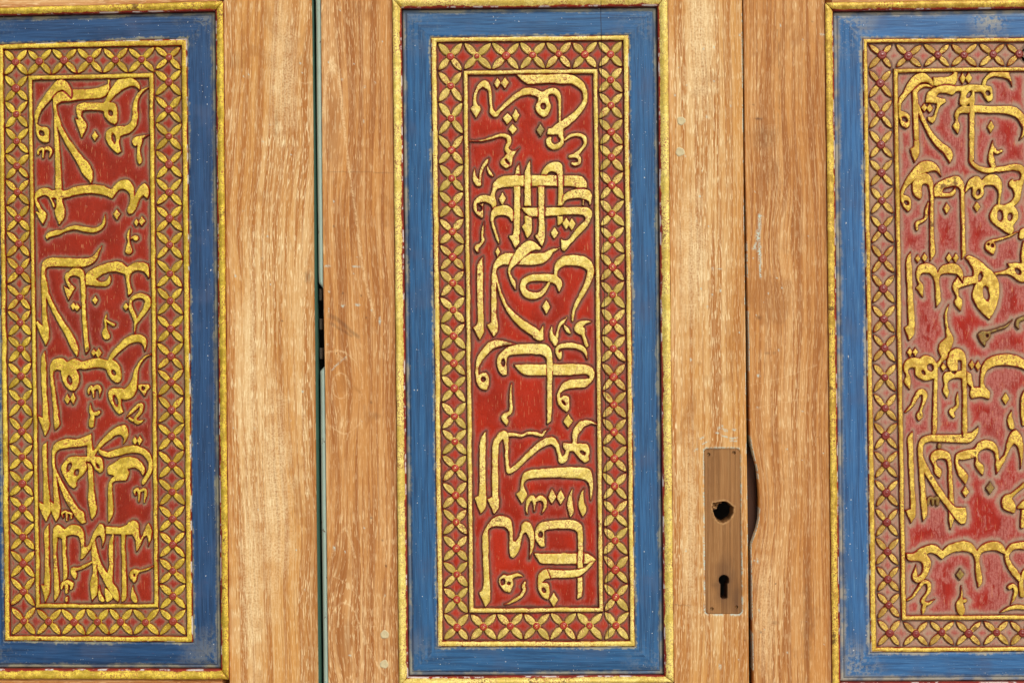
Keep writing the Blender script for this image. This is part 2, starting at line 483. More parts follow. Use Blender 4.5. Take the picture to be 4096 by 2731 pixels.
def sd_ell(X, Y, cx, cy, rx, ry, ang=0.0):
    a = math.radians(ang); ca, sa = math.cos(a), math.sin(a)
    u = (X - cx) * ca - (Y - cy) * sa; v = (X - cx) * sa + (Y - cy) * ca
    k = np.sqrt((u / rx) ** 2 + (v / ry) ** 2)
    return (k - 1) * min(rx, ry)

def vnoise(X, Y, cell, seed):
    """smooth value noise over pixel coordinates, -1..1"""
    r = np.random.default_rng(seed)
    g = r.random((257, 257)) * 2 - 1
    x = X / cell; y = Y / cell
    xi = np.floor(x).astype(int); yi = np.floor(y).astype(int)
    fx = x - xi; fy = y - yi
    fx = fx * fx * (3 - 2 * fx); fy = fy * fy * (3 - 2 * fy)
    a = g[yi % 256, xi % 256]; b = g[yi % 256, (xi + 1) % 256]; c = g[(yi + 1) % 256, xi % 256]; d = g[(yi + 1) % 256, (xi + 1) % 256]
    return (a * (1 - fx) + b * fx) * (1 - fy) + (c * (1 - fx) + d * fx) * fy

# ------------------------------------------------------------------ helpers for the joinery
def lerp(a, b, t): return a + (b - a) * t
def W3(X, Y, H):
    """photo px + height in mm towards the viewer -> world"""
    return np.stack([wx(X), -H * 0.001, wz(Y)], -1)

def empty_thing(name, label, cat, px, group=None):
    o = bpy.data.objects.new(name, None)
    o.empty_display_size = 0.1
    COL.objects.link(o)
    o.location = (wx(px), 0.02, 0.0)
    WPOS[o.name] = (wx(px), 0.02, 0.0)
    o['label'] = label; o['category'] = cat
    if group: o['group'] = group
    return o

def ring(name, outer, inner, prof, mat, parent, pieces=False, wob=0.7, seed=1, nseg=70, joint=0.0, mats=None):
    """a frame of four mitred sides. prof rows: s, height mm, edge, rim"""
    outer = np.asarray(outer, float); inner = np.asarray(inner, float)
    S = np.array([p[0] for p in prof]); Hh = np.array([p[1] for p in prof])
    E = np.array([p[2] for p in prof]); R = np.array([p[3] for p in prof])
    sets = []
    for k in range(4):
        j = (k + 1) % 4
        L = np.hypot(*(outer[j] - outer[k]))
        n = max(12, int(L / 2800 * nseg * 2))
        t = np.unique(np.concatenate([np.linspace(0, 1, n), [2.2 / L, 1 - 2.2 / L, 0.03, 0.97]])) if True else None
        T, SS = np.meshgrid(t, S, indexing='ij')
        O = lerp(outer[k][None, None], outer[j][None, None], T[..., None])
        I = lerp(inner[k][None, None], inner[j][None, None], T[..., None])
        XY = lerp(O, I, SS[..., None])
        X, Y = XY[..., 0], XY[..., 1]
        hz = k % 2 == 0
        wv = vnoise(X, Y, 90, seed) * wob + vnoise(X, Y, 23, seed + 5) * wob * 0.5
        if hz: Y = Y + wv
        else: X = X + wv
        H = np.broadcast_to(Hh, T.shape) + vnoise(X, Y, 60, seed + 9) * 0.15
        e = np.broadcast_to(E, T.shape).copy()
        if joint:
            endd = np.minimum(T, 1 - T)
            jm = endd < 0.5 / L
            H = H - jm * joint; e = np.where(jm, -4.0, e)
        along = T * L * PX + k * 3.1
        across = SS * np.hypot(*(inner[k] - outer[k])) * PX
        dc = np.minimum.reduce([np.hypot(X - c[0], Y - c[1]) for c in outer])
        at = dict(edge=e.ravel(), rim=np.broadcast_to(R, T.shape).ravel().copy(), vee=SS.ravel(), dull=np.zeros(T.size),
                  corner=np.maximum(np.clip(1 - dc / 190.0, 0, 1) ** 0.7, np.clip(1.3 - np.hypot((X - 3960) / 75, (Y - 66) / 70), 0, 1)).ravel(),
                  flow=np.stack([along.ravel(), across.ravel(), np.zeros(T.size)], -1))
        V = W3(X, Y, H).reshape(-1, 3)
        F = grid_faces(len(t), len(S))
        # orientation: make every side face the camera
        a, b, c = V[F[0, 0]], V[F[0, 1]], V[F[0, 2]]
        fm = F[len(F) // 2]
        nrm = np.cross(V[fm[1]] - V[fm[0]], V[fm[2]] - V[fm[0]])
        if nrm[1] > 0: F = F[:, ::-1]
        sets.append((V, F, at))
    if pieces:
        return [mesh_obj(name, V, F, mats[k] if mats else mat, parent, at) for k, (V, F, at) in enumerate(sets)]
    off = 0; Vs, Fs, A = [], [], {k: [] for k in sets[0][2]}
    for V, F, at in sets:
        Vs.append(V); Fs.append(F + off); off += len(V)
        for k in at: A[k].append(at[k])
    return mesh_obj(name, np.vstack(Vs), np.vstack(Fs), mat, parent, {k: np.concatenate(v) for k, v in A.items()})

def board(name, mat, parent, ys, left, right, hfun=None, afun=None, step=4.0, depth=-42, warp=None, keepfun=None, horizontal=False):
    """a plank with its real front face, edges and ends. left/right: [(x, y), ...]"""
    ys = np.asarray(ys, float)
    lx = np.interp(ys, [p[1] for p in left], [p[0] for p in left])
    rx = np.interp(ys, [p[1] for p in right], [p[0] for p in right])
    def ext(pts, y, cur):
        (x0, y0), (x1, y1) = pts[0], pts[-1]
        k = (x1 - x0) / (y1 - y0)
        cur = np.where(y < y0, x0 + k * (y - y0), cur)
        return np.where(y > y1, x1 + k * (y - y1), cur)
    lx = ext(left, ys, lx); rx = ext(right, ys, rx)
    w = float(np.mean(rx - lx))
    n = max(3, int(w / step))
    u = np.linspace(0, 1, n)
    e1 = 1.6 / w
    u = np.concatenate([[0, 0], [e1], u[1:-1], [1 - e1], [1, 1]])
    rows = np.concatenate([[ys[0]], ys, [ys[-1]]])
    LX = np.concatenate([[lx[0]], lx, [lx[-1]]]); RX = np.concatenate([[rx[0]], rx, [rx[-1]]])
    X = LX[:, None] + (RX - LX)[:, None] * u[None]
    Y = np.repeat(rows[:, None], len(u), 1)
    H = np.zeros(X.shape)
    if hfun is not None: H = hfun(X, Y)
    H[:, 1] -= 0.5; H[:, -2] -= 0.5
    H[:, 0] = depth; H[:, -1] = depth; H[0] = depth; H[-1] = depth
    A = dict(line=np.zeros(X.shape), stain=np.zeros(X.shape), chip=np.zeros(X.shape), edgewood=np.zeros(X.shape))
    fx, fy = X.copy(), Y.copy()
    if warp is not None: fx = fx + warp(X, Y)
    if afun is not None: afun(X, Y, A)
    if horizontal: fl = np.stack([fy * PX, fx * PX, np.zeros(X.shape)], -1)
    else: fl = np.stack([fx * PX, fy * PX, np.zeros(X.shape)], -1)
    at = {k: v.ravel() for k, v in A.items()}
    at['flow'] = fl.reshape(-1, 3)
    keep = None
    if keepfun is not None:
        k = keepfun(X, Y)
        keep = k[:-1, :-1] & k[1:, :-1] & k[:-1, 1:] & k[1:, 1:]
    F = grid_faces(X.shape[0], X.shape[1], keep)
    V = W3(X, Y, H).reshape(-1, 3)
    V, F, at = compact(V, F, at)
    F = F[:, ::-1] if np.cross(V[F[len(F)//2][1]] - V[F[len(F)//2][0]], V[F[len(F)//2][2]] - V[F[len(F)//2][0]])[1] > 0 else F
    return mesh_obj(name, V, F, mat, parent, at)

def seg_dist(X, Y, pts):
    m = np.full(X.shape, 1e9)
    for (ax, ay), (bx, by) in zip(pts[:-1], pts[1:]):
        dx, dy = bx - ax, by - ay
        t = np.clip(((X - ax) * dx + (Y - ay) * dy) / (dx * dx + dy * dy + 1e-9), 0, 1)
        np.minimum(m, np.hypot(X - ax - t * dx, Y - ay - t * dy), out=m)
    return m
def stroke(A, key, X, Y, pts, width, strength):
    width *= 1.1
    if key == 'line': strength = strength * 0.62
    if len(pts) > 2:
        pts = [tuple(q[:2]) for q in catmull_open([(a, b) for a, b in pts], 25)]
    A[key] = np.maximum(A[key], np.clip(1.35 - (seg_dist(X + vnoise(X, Y, 14, 201) * 2.2, Y + vnoise(X, Y, 18, 202) * 3, pts)) / (width * (0.85 + 0.5 * vnoise(X, Y, 40, 203))), 0, 1) * strength * (0.85 + 0.3 * vnoise(X, Y, 26, 204)))
def blob(A, key, X, Y, x, y, rx, ry, s, seed=3):
    n = vnoise(X, Y, min(rx, ry) * 0.6, seed) * 0.35
    d = np.sqrt(((X - x) / rx) ** 2 + ((Y - y) / ry) ** 2) + n
    A[key] = np.maximum(A[key], np.clip(1.3 - d, 0, 1) * s)

YROWS = np.concatenate([[-420], np.arange(-40, 2780, 4.0), [5350]])

# ------------------------------------------------------------------ panels
PANELS = dict(
  A=dict(MO=[(-163, 38), (895, 5), (918, 2716), (-136, 2713)], MI=[(-128, 66), (861, 45), (884, 2674), (-103, 2672)],
         FO=[(-8, 177), (747, 153), (771, 2568), (17, 2562)], FI=[(12, 197), (724, 183), (745, 2543), (40, 2541)],
         IO=[(110, 302), (615, 290), (635, 2431), (141, 2432)], II=[(128, 321), (594, 312), (615, 2414), (160, 2413)],
         gold=GOLD_L, blue=BL_L, ground=GR_L, boss=BOSS_L),
  C=dict(MO=[(1569, -6), (2671, -24), (2696, 2728), (1596, 2742)], MI=[(1607, 36), (2629, 27), (2656, 2699), (1634, 2704)],
         FO=[(1723, 150), (2515, 140), (2541, 2586), (1751, 2587)], FI=[(1747, 169), (2492, 162), (2520, 2562), (1772, 2563)],
         IO=[(1852, 282), (2392, 275), (2415, 2447), (1876, 2451)], II=[(1872, 301), (2372, 295), (2394, 2427), (1896, 2430)],
         gold=GOLD_C, blue=BL_C, ground=GR_C, boss=BOSS_C),
  B=dict(MO=[(3298, 12), (4410, -6), (4436, 2758), (3327, 2764)], MI=[(3334, 46), (4375, 31), (4400, 2722), (3362, 2727)],
         FO=[(3451, 155), (4251, 149), (4279, 2604), (3483, 2608)], FI=[(3470, 173), (4228, 168), (4256, 2584), (3508, 2588)],
         IO=[(3573, 273), (4128, 267), (4156, 2478), (3606, 2481)], II=[(3593, 292), (4108, 286), (4134, 2457), (3627, 2460)],
         gold=GOLD_R, blue=BL_R, ground=GR_R, boss=BOSS_R))

def xs_at(ys, pts):       # x of a column of flowers as it leans
    return np.interp(ys, [p[1] for p in pts], [p[0] for p in pts])
cyl = [226,344,474,601,713,817,927,1028,1132,1240,1344,1453,1553,1665,1767,1872,1981,2088,2193,2297,2398,2509]
cyr = [217,320,421,528,629,741,855,959,1069,1179,1289,1394,1508,1619,1728,1834,1944,2053,2162,2279,2388,2502]
ayl = [248,353,457,565,664,769,874,975,1082,1189,1291,1395,1504,1609,1725,1828,1934,2034,2147,2254,2366,2484]
ayr = [230,328,439,545,657,769,874,980,1095,1204,1315,1425,1529,1640,1745,1858,1967,2075,2178,2283,2385,2485]
byl = [220,333,457,579,691,802,916,1035,1155,1276,1392,1509,1632,1742,1858,1971,2089,2207,2317,2420,2532]
COLS = dict(
  A=[(ayl, xs_at(ayl, [(60, 248), (66, 700), (76, 1082), (84, 1700), (93, 2484)]), 'L'),
     (ayr, xs_at(ayr, [(674, 230), (673, 440), (677, 980), (683, 1529), (689, 2178), (690, 2485)]), 'R')],
  C=[(cyl, xs_at(cyl, [(1801, 226), (1806, 713), (1812, 1240), (1819, 1767), (1826, 2297), (1828, 2509)]), 'L'),
     (cyr, xs_at(cyr, [(2442, 217), (2446, 700), (2453, 1400), (2460, 2100), (2464, 2502)]), 'R')],
  B=[(byl, xs_at(byl, [(3529, 220), (3522, 333), (3525, 579), (3532, 1035), (3539, 1392), (3545, 1858), (3553, 2317), (3560, 2532)]), 'L')])
ROWS = dict(
  A=[[(60,248),(155,246),(254,241),(357,239),(460,240),(564,238),(674,230)], [(93,2484),(192,2486),(294,2488),(388,2487),(480,2487),(580,2489),(690,2485)]],
  C=[[(1801,226),(1907,224),(2024,223),(2130,220),(2235,216),(2339,218),(2442,217)], [(1828,2509),(1933,2507),(2041,2504),(2146,2504),(2254,2502),(2358,2502),(2464,2502)]],
  B=[[(3529,220),(3634,224),(3752,220),(3857,220),(3974,217),(4078,216)], [(3560,2532),(3665,2535),(3769,2529),(3876,2533),(3988,2530),(4091,2532)]])

def edge_x(panel, which, y, side):
    q = PANELS[panel][which]
    a, b = (q[0], q[3]) if side == 'L' else (q[1], q[2])
    return np.interp(y, [a[1], b[1]], [a[0], b[0]])
def edge_y(panel, which, x, side):
    q = PANELS[panel][which]
    a, b = (q[0], q[1]) if side == 'T' else (q[3], q[2])
    return a[1] + (b[1] - a[1]) * (x - a[0]) / (b[0] - a[0])

FLOWERS = {}
for pn in 'ACB':
    fl = []
    for ys_, xs_, side in COLS[pn]:
        ys_ = list(ys_); n = len(ys_)
        for i in range(n):
            x, y = float(xs_[i]), float(ys_[i])
            yu = (ys_[i - 1] + y) / 2 if i else edge_y(pn, 'FI', x, 'T') + 2
            yd = (ys_[i + 1] + y) / 2 if i < n - 1 else edge_y(pn, 'FI', x, 'B') - 2
            so, si = ('FI', 'IO') if side == 'L' else ('IO', 'FI')
            def xl(yy):
                return edge_x(pn, 'FI', yy, 'L') if side == 'L' else edge_x(pn, 'IO', yy, 'R')
            def xr(yy):
                return edge_x(pn, 'IO', yy, 'L') if side == 'L' else edge_x(pn, 'FI', yy, 'R')
            fl.append((x, y, [(xl(yu) + 2, yu), (xr(yu) - 2, yu), (xr(yd) - 2, yd), (xl(yd) + 2, yd)]))
    for ri, row in enumerate(ROWS[pn]):
        for i, (x, y) in enumerate(row):
            if i == 0: continue
            if pn != 'B' and i == len(row) - 1: continue
            xa = (row[i - 1][0] + x) / 2
            xb = (row[i + 1][0] + x) / 2 if i < len(row) - 1 else x + 54
            top = (lambda xx: edge_y(pn, 'FI', xx, 'T')) if ri == 0 else (lambda xx: edge_y(pn, 'IO', xx, 'B'))
            bot = (lambda xx: edge_y(pn, 'IO', xx, 'T')) if ri == 0 else (lambda xx: edge_y(pn, 'FI', xx, 'B'))
            fl.append((x, y, [(xa, top(xa) + 2), (xb, top(xb) + 2), (xb, bot(xb) - 2), (xa, bot(xa) - 2)]))
    FLOWERS[pn] = fl

# ------------------------------------------------------------------ the carved writing
LETTERS_TXT = """
T C1
L
S 165,640,70 150,560,50 160,470,50 200,370,60 270,300,90 330,310,110 385,400,50 395,520,45 410,650,45 425,740,75 480,780,70 560,700,60 700,570,70 850,455,90 980,410,120 1100,430,110 1180,470,110
P 85,690 130,640 225,640 245,700 175,835
S 1250,470,120 1310,420,90 1400,410,100 1460,470,70 1482,560,45 1487,700,38 1488,900,38
P 1130,420 1300,420 1320,560 1345,650 1300,780 1235,825 1150,770 1100,670 1140,550
H 1228,650,42,50,0
L
P 800,150 1250,150 1600,140 1700,180 1600,290 1380,285 1180,290 1000,300 900,245
S 1580,215,140 1700,235,130 1810,310,110 1870,400,80 1885,500,60 1870,600,75 1790,720,95 1680,830,110 1560,920,130 1450,980,110 1370,1045,110
P 1300,1000 1290,1095 1480,1100 1540,1180 1540,960
S 1500,1110,70 1530,1170,50 1500,1240,70 1410,1285,80 1330,1250,90 1310,1190,80 1330,1150,50
S 1560,1180,25 1640,1120,45 1740,1090,50 1840,1110,60 1885,1180,60 1870,1260,50 1800,1350,55 1730,1410,75 1650,1435,50
S 1730,1410,70 1790,1460,60 1790,1530,50 1730,1560,60 1690,1545,50
V
S 75,1190,12 250,1185,25 400,1150,35 520,1110,45 620,1105,55 690,1150,75 685,1220,70 650,1310,60 690,1370,80 740,1400,60
P 690,1360 790,1345 855,1300 780,1400 745,1480 735,1570 645,1625 570,1575 555,1520 620,1430
H 660,1515,22,45,35
D 505,285,55,88
D 625,280,65,95
D 665,840,78,95
D 795,790,62,100
D 745,1010,68,85
d 1180,1020,62,105
T C2
V
S 148,215,6 145,310,45 170,400,85 205,450,85
S 225,460,70 235,380,45 245,290,45 285,180,50 335,110,55 372,55,8
S 348,180,12 360,230,40 395,290,50 430,325,35
L
P 850,130 868,320 780,320 800,210
O
P 700,320 1540,320 1830,335 1905,420 1915,520 1770,525 1700,495 1540,490 1000,490 700,500 550,520 490,560 470,640 490,720 490,790 447,855 390,770 280,740 190,760 185,880 200,860 225,775 300,760 285,760 285,985 265,995 180,930 125,830 140,720 210,650 300,630 390,640 415,560 450,430 560,345
H 228,830,38,48,0
O
P 1022,80 1032,500 1040,800 930,810 935,300 960,190
P 1190,300 1240,200 1330,130 1430,105 1510,140 1535,220 1535,600 1545,640 1525,790 1450,800 1460,640 1450,320 1410,275 1330,265 1280,310
P 930,950 1045,950 1045,1210 975,1310 885,1120 935,1060
P 1445,960 1530,960 1525,1060 1455,1110
P 1845,680 1875,690 1865,790 1845,790
O
P 1540,640 1650,560 1800,530 1950,555 1990,620 1990,720 1960,800 1925,720 1800,680 1650,690 1570,720 1530,800
S 530,1385,12 500,1280,40 465,1180,45 435,1080,45 430,980,65 475,900,125 560,870,150 650,875,160 715,930,100 740,1030,30
P 880,830 1250,828 1560,820 1900,815 1970,850 1995,920 1970,1020 1900,1140 1740,1300 1620,1440 1560,1508 1515,1480 1500,1310 1545,1335 1620,1330 1680,1240 1800,1100 1885,1020 1880,970 1820,940 1560,938 1250,966 1020,962 940,900
O
P 768,500 868,500 865,800 855,1300 855,1370 790,1465 685,1270 750,1240 765,1000
P 1145,495 1248,495 1245,900 1250,1340 1210,1445 1090,1260 1145,1220 1150,850
D 585,685,58,102
D 1585,1075,58,95
D 1675,1085,62,95
D 1405,1225,62,92
V
S 298,1050,8 280,1150,35 270,1260,40 280,1350,45 230,1410,50 180,1450,75 200,1520,30
D 512,1520,38,85
T C3
L
S 1480,50,10 1370,90,60 1300,150,110 1220,200,150 1100,220,178 800,220,178 650,220,178 560,250,140 490,320,90 460,400,70 450,600,78 452,900,85 455,1150,95
P 405,1150 510,1150 518,1340 450,1438 340,1250 405,1215
S 470,450,50 520,640,38 570,790,45 640,950,60 760,1110,90 900,1240,120 1050,1340,140 1130,1400,130
P 1060,1320 1170,1345 1225,1255 1230,1480 1170,1505 1060,1450
O
P 800,80 890,-10 980,-65 1060,-65 1130,-20 1195,50 1185,80 1100,75 1030,110 900,210 820,290 750,350 715,400 715,450 740,510 790,570 800,710 750,640 700,530 670,420 690,330 720,240 770,140
L
P 278,180 285,400 287,800 292,1300 297,1370 230,1490 120,1290 190,1235 187,800 183,400 215,260
L
S 1310,600,40 1260,690,65 1180,770,85 1060,795,110 960,760,110 910,670,95 920,590,95 1000,530,100 1130,510,110 1260,510,110 1380,530,130 1470,590,110 1480,650,80 1472,735,10
S 1420,500,50 1425,420,55 1450,340,90 1520,270,130 1620,240,155 1780,245,165 1900,290,160 1970,380,115 1960,480,110 1920,600,90 1860,720,80 1800,830,65 1740,940,60 1700,1050,45 1688,1185,30
D 1275,970,68,115
V
S 1358,1280,8 1350,1370,45 1370,1450,85 1410,1500,95 1412,1555,50
S 1440,1440,45 1455,1360,40 1480,1270,42 1530,1210,60 1600,1140,8
S 1550,1250,12 1580,1300,50 1610,1340,60 1645,1380,30
V
S 1975,1200,15 1880,1210,60 1800,1260,110 1770,1320,110 1820,1370,80
S 1840,1330,80 1860,1420,50 1885,1500,60 1915,1580,50
T C4
L
S 790,150,12 660,130,60 540,130,110 430,150,130 330,240,115 240,360,95 190,500,60 190,620,55 220,720,90 270,800,90 330,830,60
P 240,605 330,585 368,640 372,800 330,865 260,810 200,700
H 290,695,36,40,0
L
P 765,465 1000,460 1900,460 1990,510 2032,590 2020,680 1960,760 1880,820 1700,830 1570,860 1500,920 1495,985 1550,950 1620,955 1642,1000 1635,1150 1595,1210 1520,1150 1460,1070 1440,970 1460,880 1500,800 1560,735 1680,695 1850,690 1945,680 1950,640 1900,612 1700,625 1380,630 950,625 860,570
H 1550,1060,20,45,40
O
P 560,270 640,200 780,150 1000,135 1200,140 1310,180 1365,280 1367,600 1352,1335 1288,1405 1285,1000 1280,400 1240,330 1100,300 900,300 700,320 662,360 657,620 600,632 530,560 500,460 500,370 520,310
H 598,430,30,62,0
V
S 1490,375,30 1470,320,70 1445,260,50 1460,200,60 1560,165,80 1700,165,80 1820,200,80 1890,270,55 1918,380,8
S 1490,370,40 1485,320,70 1510,262,20
V
S 730,760,8 715,850,32 715,1000,38 722,1130,48 715,1200,60 660,1240,70 610,1290,85 640,1350,75 650,1405,20
D 1615,1350,75,112
T C5
L
S 2065,-15,20 1960,-45,60 1850,-20,110 1770,60,120 1725,160,90 1720,260,65 1700,340,100
P 1650,285 1750,290 1900,290 1945,350 1945,560 1880,592 1790,520 1700,410 1600,405 1540,350 1540,275 1600,275
H 1845,430,50,30,-28
S 1610,390,60 1600,450,60 1560,530,90 1515,560,90 1490,500,60 1465,400,55 1440,320,75 1370,250,115 1280,260,115 1180,310,105 1080,390,95 960,500,80 860,600,75 760,690,80 690,720,75 665,640,55 655,500,58 650,350,65 640,220,90 600,150,130 520,220,95 478,320,95 472,500,98 472,800,102 475,1100,102
P 425,1110 535,1110 533,1290 455,1405 350,1155 425,1120
L
P 325,100 322,800 328,1280 240,1395 148,1140 215,1110 225,800 228,350 252,200
L
S 700,150,60 800,150,55 880,165,50 980,130,50 1100,130,55 1210,160,50 1240,110,40 1310,60,8
L
P 1990,730 2010,1000 1970,1190 1955,1000 1930,900 1850,850 1600,822 1300,825 1050,832 950,870 915,940 940,1010 968,1100 890,1232 800,1080 860,1035 870,940 890,820 950,730 1050,700 1300,675 1600,658 1850,662 1950,690
V
S 975,1395,8 970,1290,40 1000,1180,60 1060,1140,75 1090,1220,50 1085,1350,15
S 1100,1180,50 1190,1140,85 1255,1200,70 1250,1290,50 1205,1390,8
D 1365,1120,68,125
D 1500,1130,72,120
V
S 1682,1005,6 1650,1120,50 1650,1250,100 1665,1350,85 1655,1450,8
V
S 1862,995,6 1830,1100,55 1825,1220,90 1850,1330,105 1850,1430,20
T C6
L
P 520,8 640,20 720,80 745,180 750,400 780,415 840,340 875,240 885,160 930,108 990,108 1040,160 1080,260 1092,380 1075,520 1008,690 1020,520 1010,380 960,272 920,280 890,360 870,480 820,600 760,670 710,645 695,520 690,280 640,200 540,175 440,185 370,230 365,400 368,700 382,1000 390,1340 320,1440 215,1210 275,1170 290,1050 282,700 275,320 340,170 420,60
L
P 1080,595 1300,600 1900,595 1960,620 2055,700 1960,820 1880,900 1780,960 1600,980 1400,985 1270,1000 1200,1060 1290,1062 1325,1120 1322,1280 1300,1325 1220,1280 1150,1170 1140,1050 1155,930 1230,860 1350,845 1600,860 1780,850 1880,820 1940,760 1850,765 1200,755 1140,690
H 1240,1175,30,45,20
P 1765,980 1842,960 1835,1270 1758,1315
O
P 1105,235 1140,160 1220,105 1450,78 1700,75 1800,120 1840,200 1852,600 1848,860 1762,860 1765,300 1720,230 1550,215 1300,225 1248,250 1248,490 1200,495 1120,410 1092,330
H 1185,300,34,48,0
O
P 1300,850 1600,862 1780,850 1880,820 1960,740 2020,735 1960,820 1880,900 1780,960 1600,980 1350,985
V
P 600,925 680,945 760,920 830,915 915,958 800,970 750,1000 755,1100 705,1215 620,1190 550,1100 535,1000
H 595,1045,38,50,0
H 690,1065,32,25,0
V
S 940,1050,30 915,1110,62 930,1170,60 890,1250,58 800,1320,48 700,1375,28 610,1405,6
D 1392,1325,68,118
T A1
L
S 625,440,80 622,600,58 650,750,66 700,900,76 800,1090,86 900,1250,98 1000,1390,125 1080,1500,155 1130,1600,155 1175,1700,80 1185,1785,8
P 600,450 640,380 700,340 780,340 870,420 885,305 1250,290 1400,240 1470,215 1482,270 1450,360 1370,432 1100,462 860,492 700,512 650,550 600,560
P 605,550 660,900 690,1200 717,1560 722,1700 732,1870 625,1870 625,1500 605,1000
P 1448,150 1478,150 1480,240 1448,240
O
P 620,190 680,150 770,158 850,240 885,350 875,440 800,360 720,315 640,360 550,470 440,600 370,720 338,850 400,885 500,900 533,970 522,1130 450,1145 370,1080 320,980 315,850 300,700 350,560 460,400
H 415,990,48,36,-45
L
P 1600,160 1700,135 1850,138 1940,220 1952,325 1880,265 1800,255 1700,300 1550,420 1470,510 1550,520 1592,600 1602,800 1560,865 1480,820 1410,740 1380,650 1200,630 1060,640 1040,720 1125,870 1040,1070 925,750 985,780 950,640 960,560 1020,518 1200,513 1390,510 1430,430 1500,290
H 1490,675,36,50,30
L
S 2095,270,8 2000,320,42 1920,420,62 1880,560,82 1880,700,90 1860,830,105 1780,920,125 1650,970,120 1560,980,110
P 1440,950 1560,890 1700,870 1700,1010 1640,1060 1640,1180 1662,1280 1600,1312 1500,1220 1430,1110 1415,1020
H 1540,1070,32,78,15
V
S 2085,1015,8 1980,1060,62 1890,1110,115 1885,1150,90
S 1960,1100,80 1935,1230,52 1935,1330,62 1950,1420,68 1942,1480,8
D 1245,1035,55,82
V
S 355,1320,25 365,1260,42 430,1240,52 435,1370,30
S 440,1240,45 520,1230,65 562,1280,50 535,1375,18
T A2
L
P 310,540 340,480 420,443 520,443 590,478 700,440 760,480 900,430 1050,400 1200,388 1350,400 1450,440 1500,462 1560,390 1650,322 1750,312 1830,370 1860,470 1860,600 1900,500 1960,410 2030,362 2082,420 2095,540 2070,615 2010,550 1950,610 1900,740 1840,830 1780,855 1750,800 1790,680 1800,560 1760,490 1690,455 1610,480 1550,560 1520,605 1400,555 1200,525 1000,540 850,580 740,610 775,870 690,1020 615,800 640,720 640,600 570,600 620,720 600,760 545,620 500,570 420,560 350,600 355,650 430,780 488,855 430,1022 310,800 385,830 320,700 300,620
L
S 1402,850,6 1395,960,42 1350,1050,62 1250,1100,72 1100,1090,72 950,1060,72 830,1080,58 740,1120,48 650,1140,85 560,1160,85 500,1200,62 500,1250,8
V
S 1797,1075,6 1770,1180,48 1780,1270,35 1775,1340,70 1780,1420,120
S 1800,1230,20 1860,1210,65 1890,1225,85
D 1590,850,62,88
D 1900,980,45,60
D 1985,962,58,78
T A3
L
S 445,450,70 490,650,62 550,820,70 640,1000,75 740,1170,88 840,1330,105 900,1450,120 940,1550,100 968,1665,8
P 1350,-70 1310,60 1250,180 1150,245 1060,268 520,268 475,320 480,700 490,1000 532,1350 475,1500 325,1150 345,1105 430,1190 415,900 405,300 430,180 520,128 750,125 1050,125 1200,100
L
P 840,330 920,283 1020,290 1080,360 1097,500 1102,900 1142,1400 1162,1530 1165,1550 1100,1640 1080,1500 1050,1100 1030,700 1010,430 940,400 850,420 840,480 938,590 830,798 752,560 850,620 800,520 768,430 790,370
L
P 1105,380 1200,300 1350,230 1500,188 1650,188 1755,272 1850,210 1980,188 2080,220 2105,380 2090,450 2020,350 1930,320 1850,340 1800,400 1805,550 1832,660 1770,728 1740,500 1720,380 1600,345 1480,345 1370,380 1260,460 1330,500 1420,480 1480,395 1502,470 1470,540 1420,568 1100,550
L
S 1870,1320,6 1880,1170,42 1940,1070,62 2020,960,78 2070,860,95 2070,770,95 1990,720,85 1890,730,72 1815,790,52 1810,900,62 1860,1030,62 1890,1120,50
V
S 1425,1005,6 1410,1100,38 1415,1210,35 1410,1300,105 1430,1350,115
S 1430,1100,22 1480,1140,45 1545,1170,55
D 1250,785,48,75
D 905,880,48,65
D 965,900,55,65
D 1735,890,48,62
T A4
L
S 1480,310,60 1550,210,85 1650,110,100 1770,10,120 1900,-30,120 2000,0,110 2030,90,50 2028,175,8
P 545,400 580,320 660,283 760,288 810,345 860,310 950,290 1040,332 1150,300 1300,283 1450,320 1540,315 1620,390 1652,480 1657,600 1630,662 1580,672 1500,610 1450,530 1410,450 1250,430 1100,462 1000,450 960,470 1002,560 990,700 920,805 840,780 760,680 725,560 718,475 640,465 598,510 602,650 642,900 682,1180 692,1330 620,1415 600,1250 580,900 545,600
H 1545,510,32,50,30
H 850,620,36,72,15
L
P 457,170 482,400 492,800 522,1200 532,1370 465,1510 350,1180 430,1210 420,900 405,500 410,260
L
S 2125,225,22 2040,260,32 1960,350,52 1900,460,62 1880,580,82 1850,700,120 1810,790,175 1730,850,175 1620,830,140
P 1470,780 1530,748 1700,760 1700,900 1660,920 1660,1020 1692,1130 1630,1162 1550,1080 1480,960 1452,860
H 1572,950,34,88,15
V
S 1150,850,20 1150,780,50 1190,740,65 1220,800,45 1225,890,30
S 1230,760,60 1280,730,75 1330,770,60 1320,900,8
V
P 1930,700 2000,690 2090,700 2112,750 2060,810 2030,885 1970,800 1925,750
H 2005,755,24,30,0
V
S 1172,990,6 1185,1100,52 1210,1190,62 1195,1290,90 1195,1340,75
S 1210,1150,50 1280,1150,75 1305,1130,62
V
S 1735,1220,8 1830,1120,52 1920,1030,62 1980,1020,72 1970,1110,62 1900,1200,52 1880,1260,58 1930,1290,60 2015,1255,8
S 1790,1230,40 1840,1260,40
D 815,925,52,80
D 905,915,48,95
D 1225,195,48,68
D 1305,205,55,85
T A5
L
P 1130,500 1200,560 1230,900 1265,1150 1272,1310 1195,1410 1140,1100 1150,900
L
